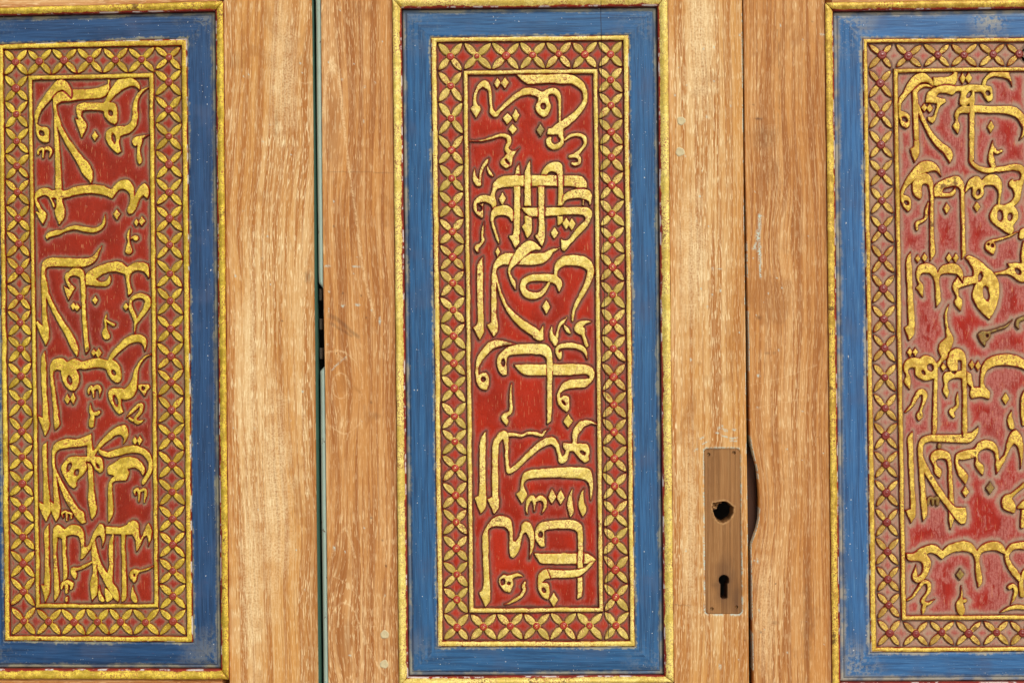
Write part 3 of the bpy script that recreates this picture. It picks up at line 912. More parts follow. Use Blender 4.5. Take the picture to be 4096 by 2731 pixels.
P 580,280 620,210 720,150 820,130 950,140 1080,100 1192,55 1200,200 1215,320 1250,290 1310,200 1420,80 1550,-30 1680,-90 1750,-60 1770,40 1740,160 1685,225 1700,130 1660,70 1580,80 1480,150 1350,260 1280,340 1250,410 1330,420 1377,480 1372,630 1330,672 1260,620 1200,530 1180,490 1110,490 1122,600 1050,710 960,800 960,880 920,918 850,870 760,730 713,600 740,530 820,440 900,412 1120,410 1130,240 1000,260 800,280 700,300 640,350 617,440 650,640 740,810 860,1020 1000,1230 1077,1290 1102,1450 1040,1472 950,1370 800,1130 700,900 650,730 670,900 702,1300 638,1445 555,1260 545,1110 600,1150 590,700 573,450
H 840,580,32,72,-20
H 960,665,36,62,-20
H 1295,560,20,42,30
L
S 1300,285,8 1350,350,72 1450,385,92 1600,350,112 1750,310,112 1900,300,112 2030,350,102 2100,450,82 2120,580,72 2080,700,72 2010,810,62 1995,860,8
L
P 1450,580 1550,510 1650,440 1780,418 1900,440 1990,520 2038,640 2000,720 1950,640 1860,590 1760,600 1782,680 1740,792 1560,802 1520,840 1525,1050 1532,1310 1458,1460 1450,1100 1460,850 1500,760 1560,720 1448,690
L
P 495,180 500,600 540,1100 552,1270 480,1440 378,1220 375,1120 440,1160 440,800 425,250
V
S 1880,1020,20 1870,950,42 1920,930,48 1940,1000,42 1935,1120,18
S 1960,950,42 2030,930,50 2042,1000,48 2020,1135,12
D 1875,165,48,70
D 1950,160,48,82
V
S 745,1370,22 735,1300,42 800,1280,45 810,1415,28
S 820,1290,42 880,1310,45 880,1380,30
T A6
L
P 522,140 530,700 542,1180 470,1370 400,1090 450,1090 460,600 450,250
L
P 590,230 630,160 690,153 775,222 850,160 940,143 1040,200 1080,320 1085,500 1140,470 1200,330 1250,230 1320,133 1380,143 1405,250 1400,400 1358,515 1360,400 1330,320 1280,330 1220,440 1150,570 1060,680 1018,695 1030,560 1010,380 970,320 850,315 795,340 800,600 820,960 750,1045 740,700 730,370 660,340 650,600 690,1200 610,1358 600,900 590,500
L
P 1410,170 1500,180 1620,190 1750,150 1780,110 1870,83 1930,130 1945,250 1960,370 2010,260 2050,160 2090,122 2130,200 2142,330 2080,500 2090,400 2060,320 2020,350 1970,460 1900,580 1880,400 1830,300 1730,310 1720,500 1752,1200 1720,1340 1665,1362 1670,900 1660,300 1540,300 1540,700 1535,1050 1600,1150 1632,1300 1612,1365 1540,1300 1450,1150 1300,870 1275,760 1287,1200 1200,1362 1173,1080 1210,900 1195,500 1245,390 1330,700 1440,900 1465,800 1465,450 1520,300 1415,290
V
S 1192,740,30 1100,790,50 980,840,52 900,850,65 920,930,85 940,995,18
V
S 725,1150,30 740,1080,62 820,1050,75 880,1080,65 870,1150,40
S 800,1100,62 805,1210,40
E 805,1320,30,48,0
V
S 1320,1100,6 1320,1220,48 1350,1310,78 1375,1335,50
V
P 1400,1140 1440,1150 1520,1260 1522,1310 1440,1362 1413,1340
V
S 1842,1110,6 1840,1200,45 1860,1290,92 1885,1335,70
V
S 2158,800,18 2060,850,28 1950,880,34 1880,900,110 1850,940,135 1870,1010,72 1860,1055,20
H 1865,935,15,20,0
T B1
L
S 905,345,30 800,320,50 710,360,62 650,430,80 655,600,85 660,900,82 670,1150,82
P 630,1180 710,1180 712,1390 640,1530 570,1320 627,1275
S 685,630,50 740,780,62 820,950,68 920,1120,88 1040,1260,112 1150,1350,130 1190,1430,110 1192,1530,15
O
P 385,540 450,440 510,320 580,210 680,138 800,132 880,190 930,270 938,350 850,280 760,275 680,330 600,410 500,520 440,600 425,720 500,740 562,790 562,960 510,1002 440,960 405,850 385,700
H 485,855,50,34,-40
L
P 925,190 1100,190 1200,170 1270,110 1318,120 1308,240 1270,325 940,325
O
P 835,450 930,370 1100,320 1300,330 1560,308 1740,322 1840,348 1867,430 1857,550 1800,578 1740,510 1690,430 1582,425 1578,1505 1495,1505 1500,600 1450,642 1390,642 1348,600 1370,420 1290,420 1240,472 1120,440 1020,450 980,500 1040,520 1120,530 1132,580 1050,640 1000,760 960,880 920,918 848,865 842,810 930,800 970,700 990,600 815,597
H 1790,440,34,46,30
H 1500,460,32,68,-35
P 1300,700 1380,650 1500,650 1500,752 1350,760 1320,860 1352,950 1322,1085 1240,960 1280,880 1270,770
S 1590,690,112 1800,700,112 2000,700,122 2180,720,142 2300,800,122 2355,900,110 2375,1000,80 2340,1100,45 2285,1175,8
P 1705,340 1710,250 1760,180 1840,115 2120,115 2150,200 2178,340 2110,230 2000,190 1860,190 1780,240 1750,340
D 1395,210,48,88
D 1490,205,55,95
D 790,670,50,72
D 880,680,52,72
D 1838,970,55,100
V
S 1872,1180,6 1860,1280,50 1840,1400,72 1850,1500,102 1880,1590,80
S 1870,1300,60 1930,1370,62 2000,1348,48
T B2
L
S 1535,-10,62 1530,100,62 1620,190,72 1760,240,85 1900,230,85 2050,215,85 2200,190,95 2300,210,110 2345,290,75 2330,380,65 2290,450,110 2220,480,125 2160,450,85 2180,395,30
S 2250,480,170 2260,600,105 2240,700,95 2160,780,85 2060,830,90
P 1980,780 2100,800 2200,810 2262,900 2262,1000 2190,1100 2202,1200 2150,1248 2050,1200 1930,1110 1850,1040 1818,940 1860,850 1925,780
H 1985,950,46,92,0
H 2140,970,40,68,-10
L
P 425,560 470,450 540,330 620,220 740,110 860,88 960,130 1030,220 1068,340 980,255 860,262 740,320 640,400 570,460 500,530 460,620 540,650 582,700 582,850 540,893 470,820 430,720 415,620
H 515,750,44,30,-40
L
P 620,420 700,320 800,283 880,320 930,430 940,660 945,1200 967,1540 960,1565 888,1665 883,1500 878,1000 880,600 850,470 800,450 760,480 755,650 730,702 660,660 608,560
L
P 950,490 1100,380 1200,345 1320,328 1380,380 1420,480 1430,900 1442,1520 1440,1560 1383,1635 1380,1500 1370,1000 1355,560 1310,500 1200,500 1100,540 1090,590 1200,590 1282,500 1284,590 1220,652 943,657
O
P 1428,570 1470,430 1540,350 1620,328 1690,390 1780,320 1890,303 1970,350 2012,450 2000,600 1975,800 1940,800 1960,620 1940,540 1870,480 1760,480 1730,520 1720,640 1610,705 1548,620 1550,500 1500,530 1440,595
H 1640,585,30,52,-20
D 1145,835,55,95
D 1620,812,52,80
V
S 858,730,8 830,850,48 825,940,52 800,1010,52 720,1050,62 675,1080,62 682,1165,38
V
S 2275,1200,8 2130,1270,28 1980,1320,34 1860,1350,52 1790,1400,72 1800,1470,82 1860,1530,55
P 1750,1395 1880,1355 1918,1420 1880,1562 1800,1500
H 1862,1420,22,28,0
H 1797,1400,18,20,0
L
S 2350,1210,130 2320,1280,90
L
S 2370,1380,70 2345,1560,70 2350,1690,60
P 2270,1690 2330,1690 2400,1650 2400,1990 2300,1985 2150,1890 2090,1870 1890,1880 1895,1840 2050,1810 2130,1760 2100,1700
H 2260,1825,38,58,40
T B3
L
P 583,100 602,400 617,800 638,1380 555,1500 480,1295 545,1260 530,800 510,400 518,200
D 690,215,45,70
D 800,195,48,75
D 1180,200,50,82
D 1290,205,48,78
L
P 665,430 700,330 780,288 880,290 960,340 1000,440 1060,340 1160,300 1280,293 1360,350 1402,450 1397,600 1330,480 1260,450 1100,450 1040,490 1030,620 1052,870 985,980 970,800 955,560 900,460 800,440 730,470 720,550 772,620 772,820 660,670 710,620 680,540
L
P 1437,200 1480,163 1560,180 1700,270 1830,390 1930,500 1972,650 1967,800 1920,980 1820,1168 1720,1080 1600,930 1548,800 1570,680 1600,600 1400,655 1330,690 1340,800 1387,870 1365,1040 1265,900 1300,820 1240,680 1250,590 1320,495 1390,605 1410,500 1560,490 1560,380 1500,280
H 1675,500,34,75,-10
H 1765,755,52,125,8
V!
S 2185,1170,6 2080,1270,38 1950,1320,44 1830,1360,54 1740,1390,72
P 1625,1400 1700,1348 1820,1358 1835,1440 1770,1510 1750,1595 1680,1520
H 1780,1425,20,25,0
V!
S 2360,1145,60 2270,1180,62 2250,1260,52 2282,1315,12
L
S 1182,930,6 1135,1080,38 1140,1200,48 1160,1320,55 1185,1430,100 1190,1490,130 1115,1600,190 1090,1670,120 1110,1740,100 1060,1810,60 1000,1890,60
T B4
D 565,270,48,75
D 650,265,48,75
D 1095,505,48,68
D 1540,465,46,78
D 1635,485,52,88
D 2070,1000,60,92
L
P 470,470 510,400 600,350 720,360 800,318 900,340 970,410 1002,500 1002,700 997,1100 992,1500 960,1560 920,1560 925,1200 945,680 850,712 740,690 658,620 650,510 580,510 540,560 583,690 567,858 478,730 510,640 478,560
H 890,510,48,62,20
H 780,590,26,44,40
L
P 1150,450 1180,300 1250,218 1350,213 1430,290 1452,450 1462,900 1462,1560 1390,1610 1395,900 1385,680 1250,680 1170,730 1160,830 1182,880 1150,990 1085,870 1110,780 1088,660 1120,590 1200,570 1380,560 1380,400 1320,390 1310,560 1260,612 1200,560
L
P 1465,570 1530,620 1570,820 1670,820 1680,600 1720,440 1820,350 2000,298 2200,308 2330,360 2400,450 2400,560 2300,510 2100,480 1900,490 1780,560 1730,680 1740,800 1822,900 1812,1005 1680,970 1540,998 1508,920 1520,820 1465,740
L
S 2380,900,70 2340,1000,60 2335,1200,60 2355,1400,50
V
S 498,1205,20 600,1100,55 660,980,75 730,890,85 800,920,85 790,1030,65 750,1140,52 730,1200,52 720,1260,105 710,1340,12
V
S 1322,895,6 1310,1000,38 1320,1100,44 1270,1160,55 1220,1200,85 1250,1275,50
V
S 2163,1180,6 2140,1280,55 2150,1380,95 2165,1440,85
T B5
L
P 612,100 622,400 637,900 657,1400 590,1540 498,1335 580,1310 565,900 540,400 540,190
L
P 885,520 920,430 1020,383 1120,400 1200,460 1222,560 1242,900 1268,1290 1268,1420 1210,1640 1180,1500 1180,1180 1170,900 1155,580 1100,530 1010,530 970,570 1000,640 1072,720 1035,838 955,750 940,640
O
P 697,300 740,210 830,160 960,150 1380,145 1390,200 1460,130 1540,110 1645,15 1633,130 1560,240 1480,277 1200,272 950,262 830,270 780,330 780,480 850,650 950,830 1100,1060 1270,1270 1440,1290 1462,1440 1440,1545 1350,1545 1200,1360 1000,1090 850,850 790,740 810,1000 842,1400 770,1510 740,1200 710,700 693,450
V!
E 1030,330,34,48,0
L
P 1285,480 1340,420 1450,390 1570,360 1640,280 1750,232 1870,260 1950,370 1965,560 2050,450 2100,250 2160,110 2230,68 2300,130 2340,260 2347,420 2308,690 2290,480 2250,330 2200,290 2140,370 2060,560 1928,775 1915,600 1900,450 1830,380 1740,370 1650,440 1645,560 1722,640 1712,788 1600,650 1595,500 1450,540 1330,540 1330,600 1420,700 1482,800 1440,930 1340,800 1285,650
D 1440,1045,60,92
d 1825,985,68,100
V!
S 850,1240,40 870,1150,52 920,1150,52 930,1240,42
S 940,1150,42 1000,1150,62 1000,1240,50
L
S 2370,930,60 2260,1020,55 2170,1100,65 2090,1160,135 2110,1240,200 2170,1310,115 2195,1360,40
L
P 2252,1290 2352,1180 2420,1180 2420,1300 2260,1315
S 2345,1350,60 2330,1590,60
T B6
L
P 515,600 620,590 750,510 870,468 980,472 1050,540 1080,560 1150,490 1300,430 1450,408 1550,460 1620,555 1720,460 1860,413 1990,430 2060,520 2085,620 2000,590 1920,555 1780,560 1690,600 1660,700 1692,900 1702,1060 1640,1135 1600,900 1590,700 1540,600 1440,565 1300,570 1170,620 1070,692 980,620 880,590 830,620 892,700 882,850 800,1000 700,1062 620,1020 607,930 670,780 690,960 740,930 770,820 750,740 680,720 560,722 515,670
V
S 525,1340,20 620,1270,42 700,1150,54 780,1050,65 860,1070,72 870,1170,62 820,1260,50 770,1350,62 840,1390,54 965,1325,6
S 800,1400,62 780,1490,58 770,1545,18
d 1355,930,68,92
V
S 1375,1110,6 1380,1260,42 1350,1400,112 1370,1490,125 1380,1555,40
E 1430,1340,38,32,0
L
S 2370,470,130 2200,490,102 2120,560,85 2090,660,75 2130,770,85 2200,880,102 2260,960,95 2288,1045,12
L
S 2380,880,80 2340,950,65 2310,1100,65 2335,1250,80
V
S 2130,1130,72 2180,1100,62 2230,1170,62 2210,1280,52 2155,1400,6
L
S 1985,1525,6 2100,1470,50 2250,1440,60 2400,1455,60
"""
TILES = {}
for ti, ox in (('C', 1860), ('A', 60), ('B', 3496)):
    for k, oy in enumerate((260, 620, 980, 1340, 1700, 2060) if ti != 'A' else (280, 640, 1000, 1360, 1720, 2060)):
        TILES[ti + str(k + 1)] = (ox, oy)
SC = 3.92
def parse_letters():
    out = []; cur = None; ox = oy = 0; tile = None
    for ln in LETTERS_TXT.strip().splitlines():
        p = ln.split()
        if not p: continue
        k = p[0]
        if k == 'T': tile = p[1]; ox, oy = TILES[tile]; cur = None; continue
        if k in ('L', 'V', 'L!', 'V!'):
            cur = dict(panel=tile[0], kind='carved_letter' if k[0] == 'L' else 'vowel_mark', dull='!' in k, groups=[[]]); out.append(cur); continue
        if k == 'O': cur['groups'].append([]); continue
        nums = [tuple(float(v) for v in q.split(',')) for q in p[1:]]
        if k in 'Dd':
            x, y, rx, ry = nums[0]; x = ox + x / SC; y = oy + y / SC; rx /= SC; ry /= SC
            out.append(dict(panel=tile[0], kind='diamond_dot', dull=(k == 'd'), groups=[[('P', np.array([(x, y - ry), (x + rx, y), (x, y + ry), (x - rx, y)]))]]))
            continue
        if k == 'S': cur['groups'][-1].append(('S', catmull_open([(ox + a / SC, oy + b / SC, w / SC) for a, b, w in nums])))
        elif k == 'P': cur['groups'][-1].append(('P', smooth_poly([(ox + a / SC, oy + b / SC) for a, b in nums])))
        elif k in 'HE':
            a, b, rx, ry, an = nums[0]
            cur['groups'][-1].append((k, (ox + a / SC, oy + b / SC, rx / SC, ry / SC, an)))
    return out
LET = parse_letters()

def prim_box(g):
    xs, ys = [], []
    for k, d in g:
        if k == 'S': xs += [(d[:, 0] - d[:, 2] / 2).min(), (d[:, 0] + d[:, 2] / 2).max()]; ys += [(d[:, 1] - d[:, 2] / 2).min(), (d[:, 1] + d[:, 2] / 2).max()]
        elif k == 'P': xs += [d[:, 0].min(), d[:, 0].max()]; ys += [d[:, 1].min(), d[:, 1].max()]
        elif k == 'E': xs += [d[0] - d[2], d[0] + d[2]]; ys += [d[1] - d[3], d[1] + d[3]]
    return min(xs), max(xs), min(ys), max(ys)
def group_sd(g, X, Y):
    sd = np.full(X.shape, 1e9)
    for k, d in g:
        if k == 'S': sd = np.minimum(sd, sd_stroke(X, Y, d))
        elif k == 'P': sd = np.minimum(sd, sd_poly(X, Y, d))
        elif k == 'E': sd = np.minimum(sd, sd_ell(X, Y, *d))
    for k, d in g:
        if k == 'H': sd = np.maximum(sd, -sd_ell(X, Y, *d))
    return sd - 0.9

G0 = -5.2       # level of the cut ground, mm
LT = -0.9       # level of the letter faces, mm
def sm(x): x = np.clip(x, 0, 1); return x * x * (3 - 2 * x)
def face_h(sd, top=LT):
    d = -sd
    h = lerp(G0 - 2.6, top - 0.35, sm((d + 2.4) / 3.9))
    return h + 0.35 * sm((d - 0.8) / 5.0)

def letter_mesh(L, parent, mat, cell=2.5, seed=0):
    boxes = [prim_box(g) for g in L['groups']]
    x0 = min(b[0] for b in boxes) - 7; x1 = max(b[1] for b in boxes) + 7
    y0 = min(b[2] for b in boxes) - 7; y1 = max(b[3] for b in boxes) + 7
    xmax = {'A': 700, 'C': 2500, 'B': 4118}[L['panel']]
    x1 = min(x1, xmax)
    if x1 - x0 < 8: return None
    small = (x1 - x0) * (y1 - y0) < 9000
    c = 2.0 if small else cell
    xs = np.arange(x0, x1 + c, c); ys = np.arange(y0, y1 + c, c)
    X, Y = np.meshgrid(xs, ys)
    jx = vnoise(X, Y, 16, 77) * 1.0; jy = vnoise(X, Y, 16, 78) * 1.0      # the knife never runs quite true
    H = E = None; SDm = np.full(X.shape, 1e9)
    for g in L['groups']:
        sd = group_sd(g, X + jx, Y + jy)
        h = face_h(sd)
        e = -sd
        if H is None: H, E = h, e
        else:
            ins = sd < 0.8
            grv = LT - 1.6 * np.clip(1 - (sd - 0.8) / 5.0, 0, 1)
            H = np.where(ins, np.maximum(h, np.where(E > 0, LT - 1.4, -99)), np.minimum(H, grv))
            E = np.where(ins, e, np.minimum(E, np.maximum(sd - 1.5, E * 0 - 5)))
        SDm = np.minimum(SDm, sd)
    H = H + vnoise(X, Y, 30, 31) * 0.30 * (SDm < 0) + vnoise(X, Y, 10, 32) * 0.16 * (SDm < 0)
    k = SDm < 2.8
    keep = k[:-1, :-1] | k[1:, :-1] | k[:-1, 1:] | k[1:, 1:]
    F = grid_faces(len(ys), len(xs), keep)
    V = W3(X, Y, H).reshape(-1, 3)
    dull = np.full(X.size, 0.75 if L['dull'] else 0.0)
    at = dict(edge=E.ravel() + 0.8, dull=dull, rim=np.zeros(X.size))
    V, F, at = compact(V, F, at)
    if len(F) == 0: return None
    f = F[len(F) // 2]
    if np.cross(V[f[1]] - V[f[0]], V[f[2]] - V[f[0]])[1] > 0: F = F[:, ::-1]
    return mesh_obj(L['kind'], V, F, mat, parent, at)

# ------------------------------------------------------------------ shared flower meshes
def petal_mesh(name, mat, seed, fat):
    r = np.random.default_rng(seed)
    nt_, nv = 13, 11
    t = np.linspace(0, 1, nt_); v = np.linspace(-1, 1, nv)
    T, Vv = np.meshgrid(t, v, indexing='ij')
    half = np.sin(np.pi * np.clip(0.10 + 0.90 * t, 0, 1) ** (0.92 + 0.1 * r.random())) ** 0.72
    half[-1] = 0.02
    half = half * (16.4 if fat else 14.6)
    Xp = T * 62.0
    Yp = Vv * half[:, None] + np.sin(T * 3.1) * (r.random() - 0.5) * 2
    av = np.abs(Vv)
    h = 3.0 * (1 - np.clip((av - 0.55) / 0.45, 0, 1) ** 1.6)
    groove = np.exp(-((av - 0.24) / 0.10) ** 2) * 1.25 * np.clip(np.sin(T * 3.0), 0, 1)
    h = h - groove + 0.5 * (1 - av)
    h = h * (0.55 + 0.45 * np.sin(np.clip(T * 1.05, 0, 1) * np.pi) ** 0.5)
    h[:, 0] = -2.6; h[:, -1] = -2.6; h[-1] = np.minimum(h[-1], 0.3)
    e = (1 - av) * half[:, None] * 1.1
    e = e - groove * 4.0
    V = np.stack([Xp * PX, -(G0 + h) * 0.001, Yp * PX], -1).reshape(-1, 3)
    F = grid_faces(nt_, nv)
    f = F[len(F) // 2]
    if np.cross(V[f[1]] - V[f[0]], V[f[2]] - V[f[0]])[1] > 0: F = F[:, ::-1]
    o = mesh_obj(name, V, F, mat, None, dict(edge=e.ravel(), rim=np.zeros(V.shape[0]), dull=np.zeros(V.shape[0])), origin=(0, 0, 0))
    me = o.data; WPOS.pop(o.name); bpy.data.objects.remove(o)
    return me
def lathe_mesh(name, mat, prof, n=20, squash=1.0):
    a = np.linspace(0, 2 * np.pi, n, endpoint=False)
    V, E = [], []
    for r, h, e in prof:
        for k in a: V.append((r * PX * math.cos(k), -h * 0.001, r * PX * math.sin(k))); E.append(e)
    F = []
    m = len(prof)
    for i in range(m - 1):
        for k in range(n):
            q = (k + 1) % n
            F.append((i * n + k, (i + 1) * n + k, (i + 1) * n + q, i * n + q))
    V = np.array(V); F = np.array(F)
    f = F[(m // 2) * n]
    c = V[f].mean(0)
    nr = np.cross(V[F[-1][1]] - V[F[-1][0]], V[F[-1][2]] - V[F[-1][1]])
    if nr[1] > 0: F = F[:, ::-1]
    z = np.zeros(len(V))
    o = mesh_obj(name, V, F, mat, None, dict(edge=np.array(E), rim=z, dull=z), origin=(0, 0, 0))
    me = o.data; WPOS.pop(o.name); bpy.data.objects.remove(o)
    return me

def inst(name, me, parent, wp, rot=0.0, sc=(1, 1, 1)):
    o = bpy.data.objects.new(name, me)
    link(o, parent, wp)
    o.rotation_euler = (0, rot, 0); o.scale = sc
    return o

def build_panel(pn, leaf):
    P = PANELS[pn]; gold = P['gold']
    sd0 = {'A': 100, 'C': 200, 'B': 300}[pn]
    mo = [(0, -2.5, 0, 0), (.02, 2.2, 1.5, 0), (.08, 3.8, 6, 0), (.22, 4.9, 13, 0), (.42, 5.1, 11, 0), (.60, 4.2, 7, 0), (.73, 2.9, 4.5, 0),
          (.80, 2.1, 3.2, 0), (.88, 1.6, 0.9, .5), (.94, 1.2, 0.6, 1), (.97, -1.0, -.5, .3), (1, -7.5, -1, 0)]
    ring('moulding', P['MO'], P['MI'], mo, gold, leaf, pieces=True, wob=0.8, seed=sd0, joint=3.0)
    bl = [(0, -8.5, 0, 0), (.02, -7.2, 0, 0), (.07, -6.6, 0, 0), (.115, -6.2, 0, 0), (.135, -6.7, 0, 0), (.16, -5.2, 0, 0), (.2, -4.8, 0, 0), (.35, -4.2, 0, 0), (.5, -3.8, 0, 0), (.65, -3.4, 0, 0),
          (.8, -3.1, 0, 0), (.9, -2.9, 0, 0), (.97, -2.9, 0, 0), (1.0, -4.5, 0, 0)]
    ring('blue_border', P['MI'], P['FO'], bl, P['blue'], leaf, wob=0.5, seed=sd0 + 1)
    fi = [(0, -5, -1, .4), (.05, -1.6, .8, 1), (.13, -0.9, 2.2, .55), (.25, -.3, 6, 0), (.5, 0, 11, 0), (.75, -.3, 6.5, 0), (.88, -1.0, 3, 0), (.95, -2.2, 1, 0), (1, -8.5, -1, 0)]
    ring('gold_fillet', P['FO'], P['FI'], fi, gold, leaf, wob=1.3, seed=sd0 + 2)
    io = [(0, -8.5, -1, 0), (.06, -2.4, 1, 0), (.14, -1.2, 3, 0), (.3, -.5, 7, 0), (.5, -.2, 11, 0), (.7, -.5, 7, 0), (.86, -1.2, 3, 0), (.94, -2.4, 1, 0), (1, -8.5, -1, 0)]
    ring('inscription_frame', P['IO'], P['II'], io, gold, leaf, wob=1.3, seed=sd0 + 3)

    # ground of the carving
    q = np.array(P['FI'], float)
    c0 = q.mean(0)
    q = q + np.sign(q - c0) * 4
    xlim = 4150 if pn == 'B' else 1e9
    nx = int((q[1, 0] - q[0, 0]) / 3.4); ny = int((q[3, 1] - q[0, 1]) / 3.4)
    U, Vv = np.meshgrid(np.linspace(0, 1, nx), np.linspace(0, 1, ny))
    top = lerp(q[0][None, None], q[1][None, None], U[..., None]); bot = lerp(q[3][None, None], q[2][None, None], U[..., None])
    XY = lerp(top, bot, Vv[..., None]); X, Y = XY[..., 0], XY[..., 1]
    D = np.full(X.shape, 70.0)
    jx = vnoise(X, Y, 16, 77) * 1.0; jy = vnoise(X, Y, 16, 78) * 1.0
    xr_, yr_ = X.mean(0), Y.mean(1)
    skew = (X.max(0) - X.min(0)).max() / 2 + 3
    def region(b, pad):
        ix = np.where((xr_ > b[0] - pad - skew) & (xr_ < b[1] + pad + skew))[0]
        iy = np.where((yr_ > b[2] - pad - 12) & (yr_ < b[3] + pad + 12))[0]
        if len(ix) < 2 or len(iy) < 2: return None
        return slice(iy[0], iy[-1] + 1), slice(ix[0], ix[-1] + 1)
    for L in LET:
        if L['panel'] != pn: continue
        for g in L['groups']:
            r = region(prim_box(g), 60)
            if r is None: continue
            D[r] = np.minimum(D[r], group_sd(g, X[r] + jx[r], Y[r] + jy[r]))
    io_ = sd_poly(X, Y, np.array(P['IO'], float)); ii_ = sd_poly(X, Y, np.array(P['II'], float))
    D = np.minimum(D, np.maximum(io_, -ii_))
    D = np.minimum(D, -sd_poly(X, Y, np.array(P['FI'], float)))
    for x, y, tips in FLOWERS[pn]:
        for tx, ty in tips:
            L = math.hypot(tx - x, ty - y)
            if L < 20: continue
            ux, uy = (tx - x) / L, (ty - y) / L
            w = 27
            pts = [(x + ux * 8, y + uy * 8, 12), (x + ux * L * .35, y + uy * L * .35, w - 2), (x + ux * L * .62, y + uy * L * .62, w), (x + ux * L * .85, y + uy * L * .85, w * .55), (tx, ty, 2)]
            r = region((min(x, tx) - 14, max(x, tx) + 14, min(y, ty) - 14, max(y, ty) + 14), 40)
            if r is not None: D[r] = np.minimum(D[r], sd_stroke(X[r], Y[r], pts))
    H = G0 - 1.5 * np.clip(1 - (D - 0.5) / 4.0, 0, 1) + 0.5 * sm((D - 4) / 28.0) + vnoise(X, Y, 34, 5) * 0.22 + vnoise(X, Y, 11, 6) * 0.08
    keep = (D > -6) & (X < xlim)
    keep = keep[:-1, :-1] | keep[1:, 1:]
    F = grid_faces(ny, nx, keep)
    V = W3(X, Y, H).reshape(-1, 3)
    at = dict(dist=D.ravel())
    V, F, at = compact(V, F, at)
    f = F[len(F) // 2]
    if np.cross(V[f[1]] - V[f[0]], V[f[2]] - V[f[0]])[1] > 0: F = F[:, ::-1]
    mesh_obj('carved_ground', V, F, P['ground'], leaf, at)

    # flowers of the border
    fat = pn == 'C'
    pgold = {'A': GOLD_LP, 'C': GOLD_CP, 'B': GOLD_RP}[pn]
    pet = [petal_mesh('petal_%s_%d' % (pn, i), pgold, 40 + i + sd0, fat) for i in range(4)]
    pad = lathe_mesh('flower_' + pn, gold, [(19, G0 - 2.5, 0), (17.5, G0 + 1.4, 2.5), (11, G0 + 2.2, 6), (1, G0 + 2.3, 8)], 16)
    R0 = {'C': 15.4, 'A': 15.6, 'B': 16.6}[pn]
    boss = lathe_mesh('knob_' + pn, P['boss'], [(R0, G0 - 1, 0), (R0, G0 + 2.6, .05), (R0 * .95, G0 + 3.7, .25), (R0 * .78, G0 + 4.4, .6), (R0 * .6, G0 + 4.75, .85), (R0 * .5, G0 + 4.45, .7), (R0 * .35, G0 + 4.8, .95), (R0 * .03, G0 + 5.0, 1)], 20)
    rr = random.Random(sd0)
    for x, y, tips in FLOWERS[pn]:
        if x > 4125: continue
        fo = inst('flower', pad, leaf, (wx(x), 0.0, wz(y)), rr.random() * 3, (1, 1, 1))
        fo.rotation_euler = (0, 0, 0)
        for tx, ty in tips:
            dx, dy = tx - x, ty - y
            L = math.hypot(dx, dy)
            if L < 20: continue
            st = 9.0
            ln = L - st - (3.0 if pn == 'C' else (1.5 if pn == 'A' else 6.0)) + rr.uniform(-1.5, 1)
            wsc = (rr.uniform(0.92, 1.08)) * (0.92 if pn == 'B' else 1.0)
            ang = math.atan2(-dy, dx)
            if dx and (tx > 4130): continue
            inst('petal', pet[rr.randrange(4)], fo, (wx(x + dx / L * st), rr.uniform(-.0003, .0003), wz(y + dy / L * st)), -ang + rr.uniform(-.03, .03), (ln / 62.0, 1, wsc))
        s = rr.uniform(0.88, 1.10)
        if pn == 'C' and abs(x - 1907) < 2 and y < 300: s = 0.72
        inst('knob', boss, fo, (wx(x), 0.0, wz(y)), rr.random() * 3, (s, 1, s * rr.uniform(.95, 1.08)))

    # writing
    for i, L in enumerate(LET):
        if L['panel'] == pn:
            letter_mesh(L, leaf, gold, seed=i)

# ------------------------------------------------------------------ door leaves
GRP = "leaves of the carved folding door"
leafA = empty_thing('door_leaf', "left door leaf, deep red carved panel cut by the left edge, beside the green seam", 'door', 380, GRP)
leafC = empty_thing('door_leaf', "middle door leaf with bright red carved panel, bare lock plate mark and keyhole", 'door', 2130, GRP)
leafB = empty_thing('door_leaf', "right door leaf with dusty pinkish red carved panel beside the wavy worn gap", 'door', 3860, GRP)
for pn, lf in (('A', leafA), ('C', leafC), ('B', leafB)):
    build_panel(pn, lf)

def moline(pn, side):
    q = PANELS[pn]['MO']
    return [q[0], q[3]] if side == 'L' else [q[1], q[2]]

def edge_marks(X, Y, A, mould, side, strength=1.0, width=26):
    k = (mould[1][0] - mould[0][0]) / (mould[1][1] - mould[0][1])
    mx = mould[0][0] + k * (Y - mould[0][1])
    d = np.abs(X - mx)
    A['edgewood'] = np.maximum(A['edgewood'], np.clip(1 - d / width, 0, 1) * strength * (0.7 + 0.5 * vnoise(X, Y, 70, 8)))
def specks(A, X, Y, seed, n, x0, x1, size=(2, 5), key='chip'):
    r = random.Random(seed)
    for _ in range(n):
        x, y = r.uniform(x0, x1), r.uniform(20, 2720)
        m = (np.abs(X - x) < 14) & (np.abs(Y - y) < 14)
        if m.any():
            s = r.uniform(*size)
            d = np.hypot((X[m] - x) / s, (Y[m] - y) / (s * r.uniform(1, 2)))
            A[key][m] = np.maximum(A[key][m], np.clip(1.6 - d, 0, 1))

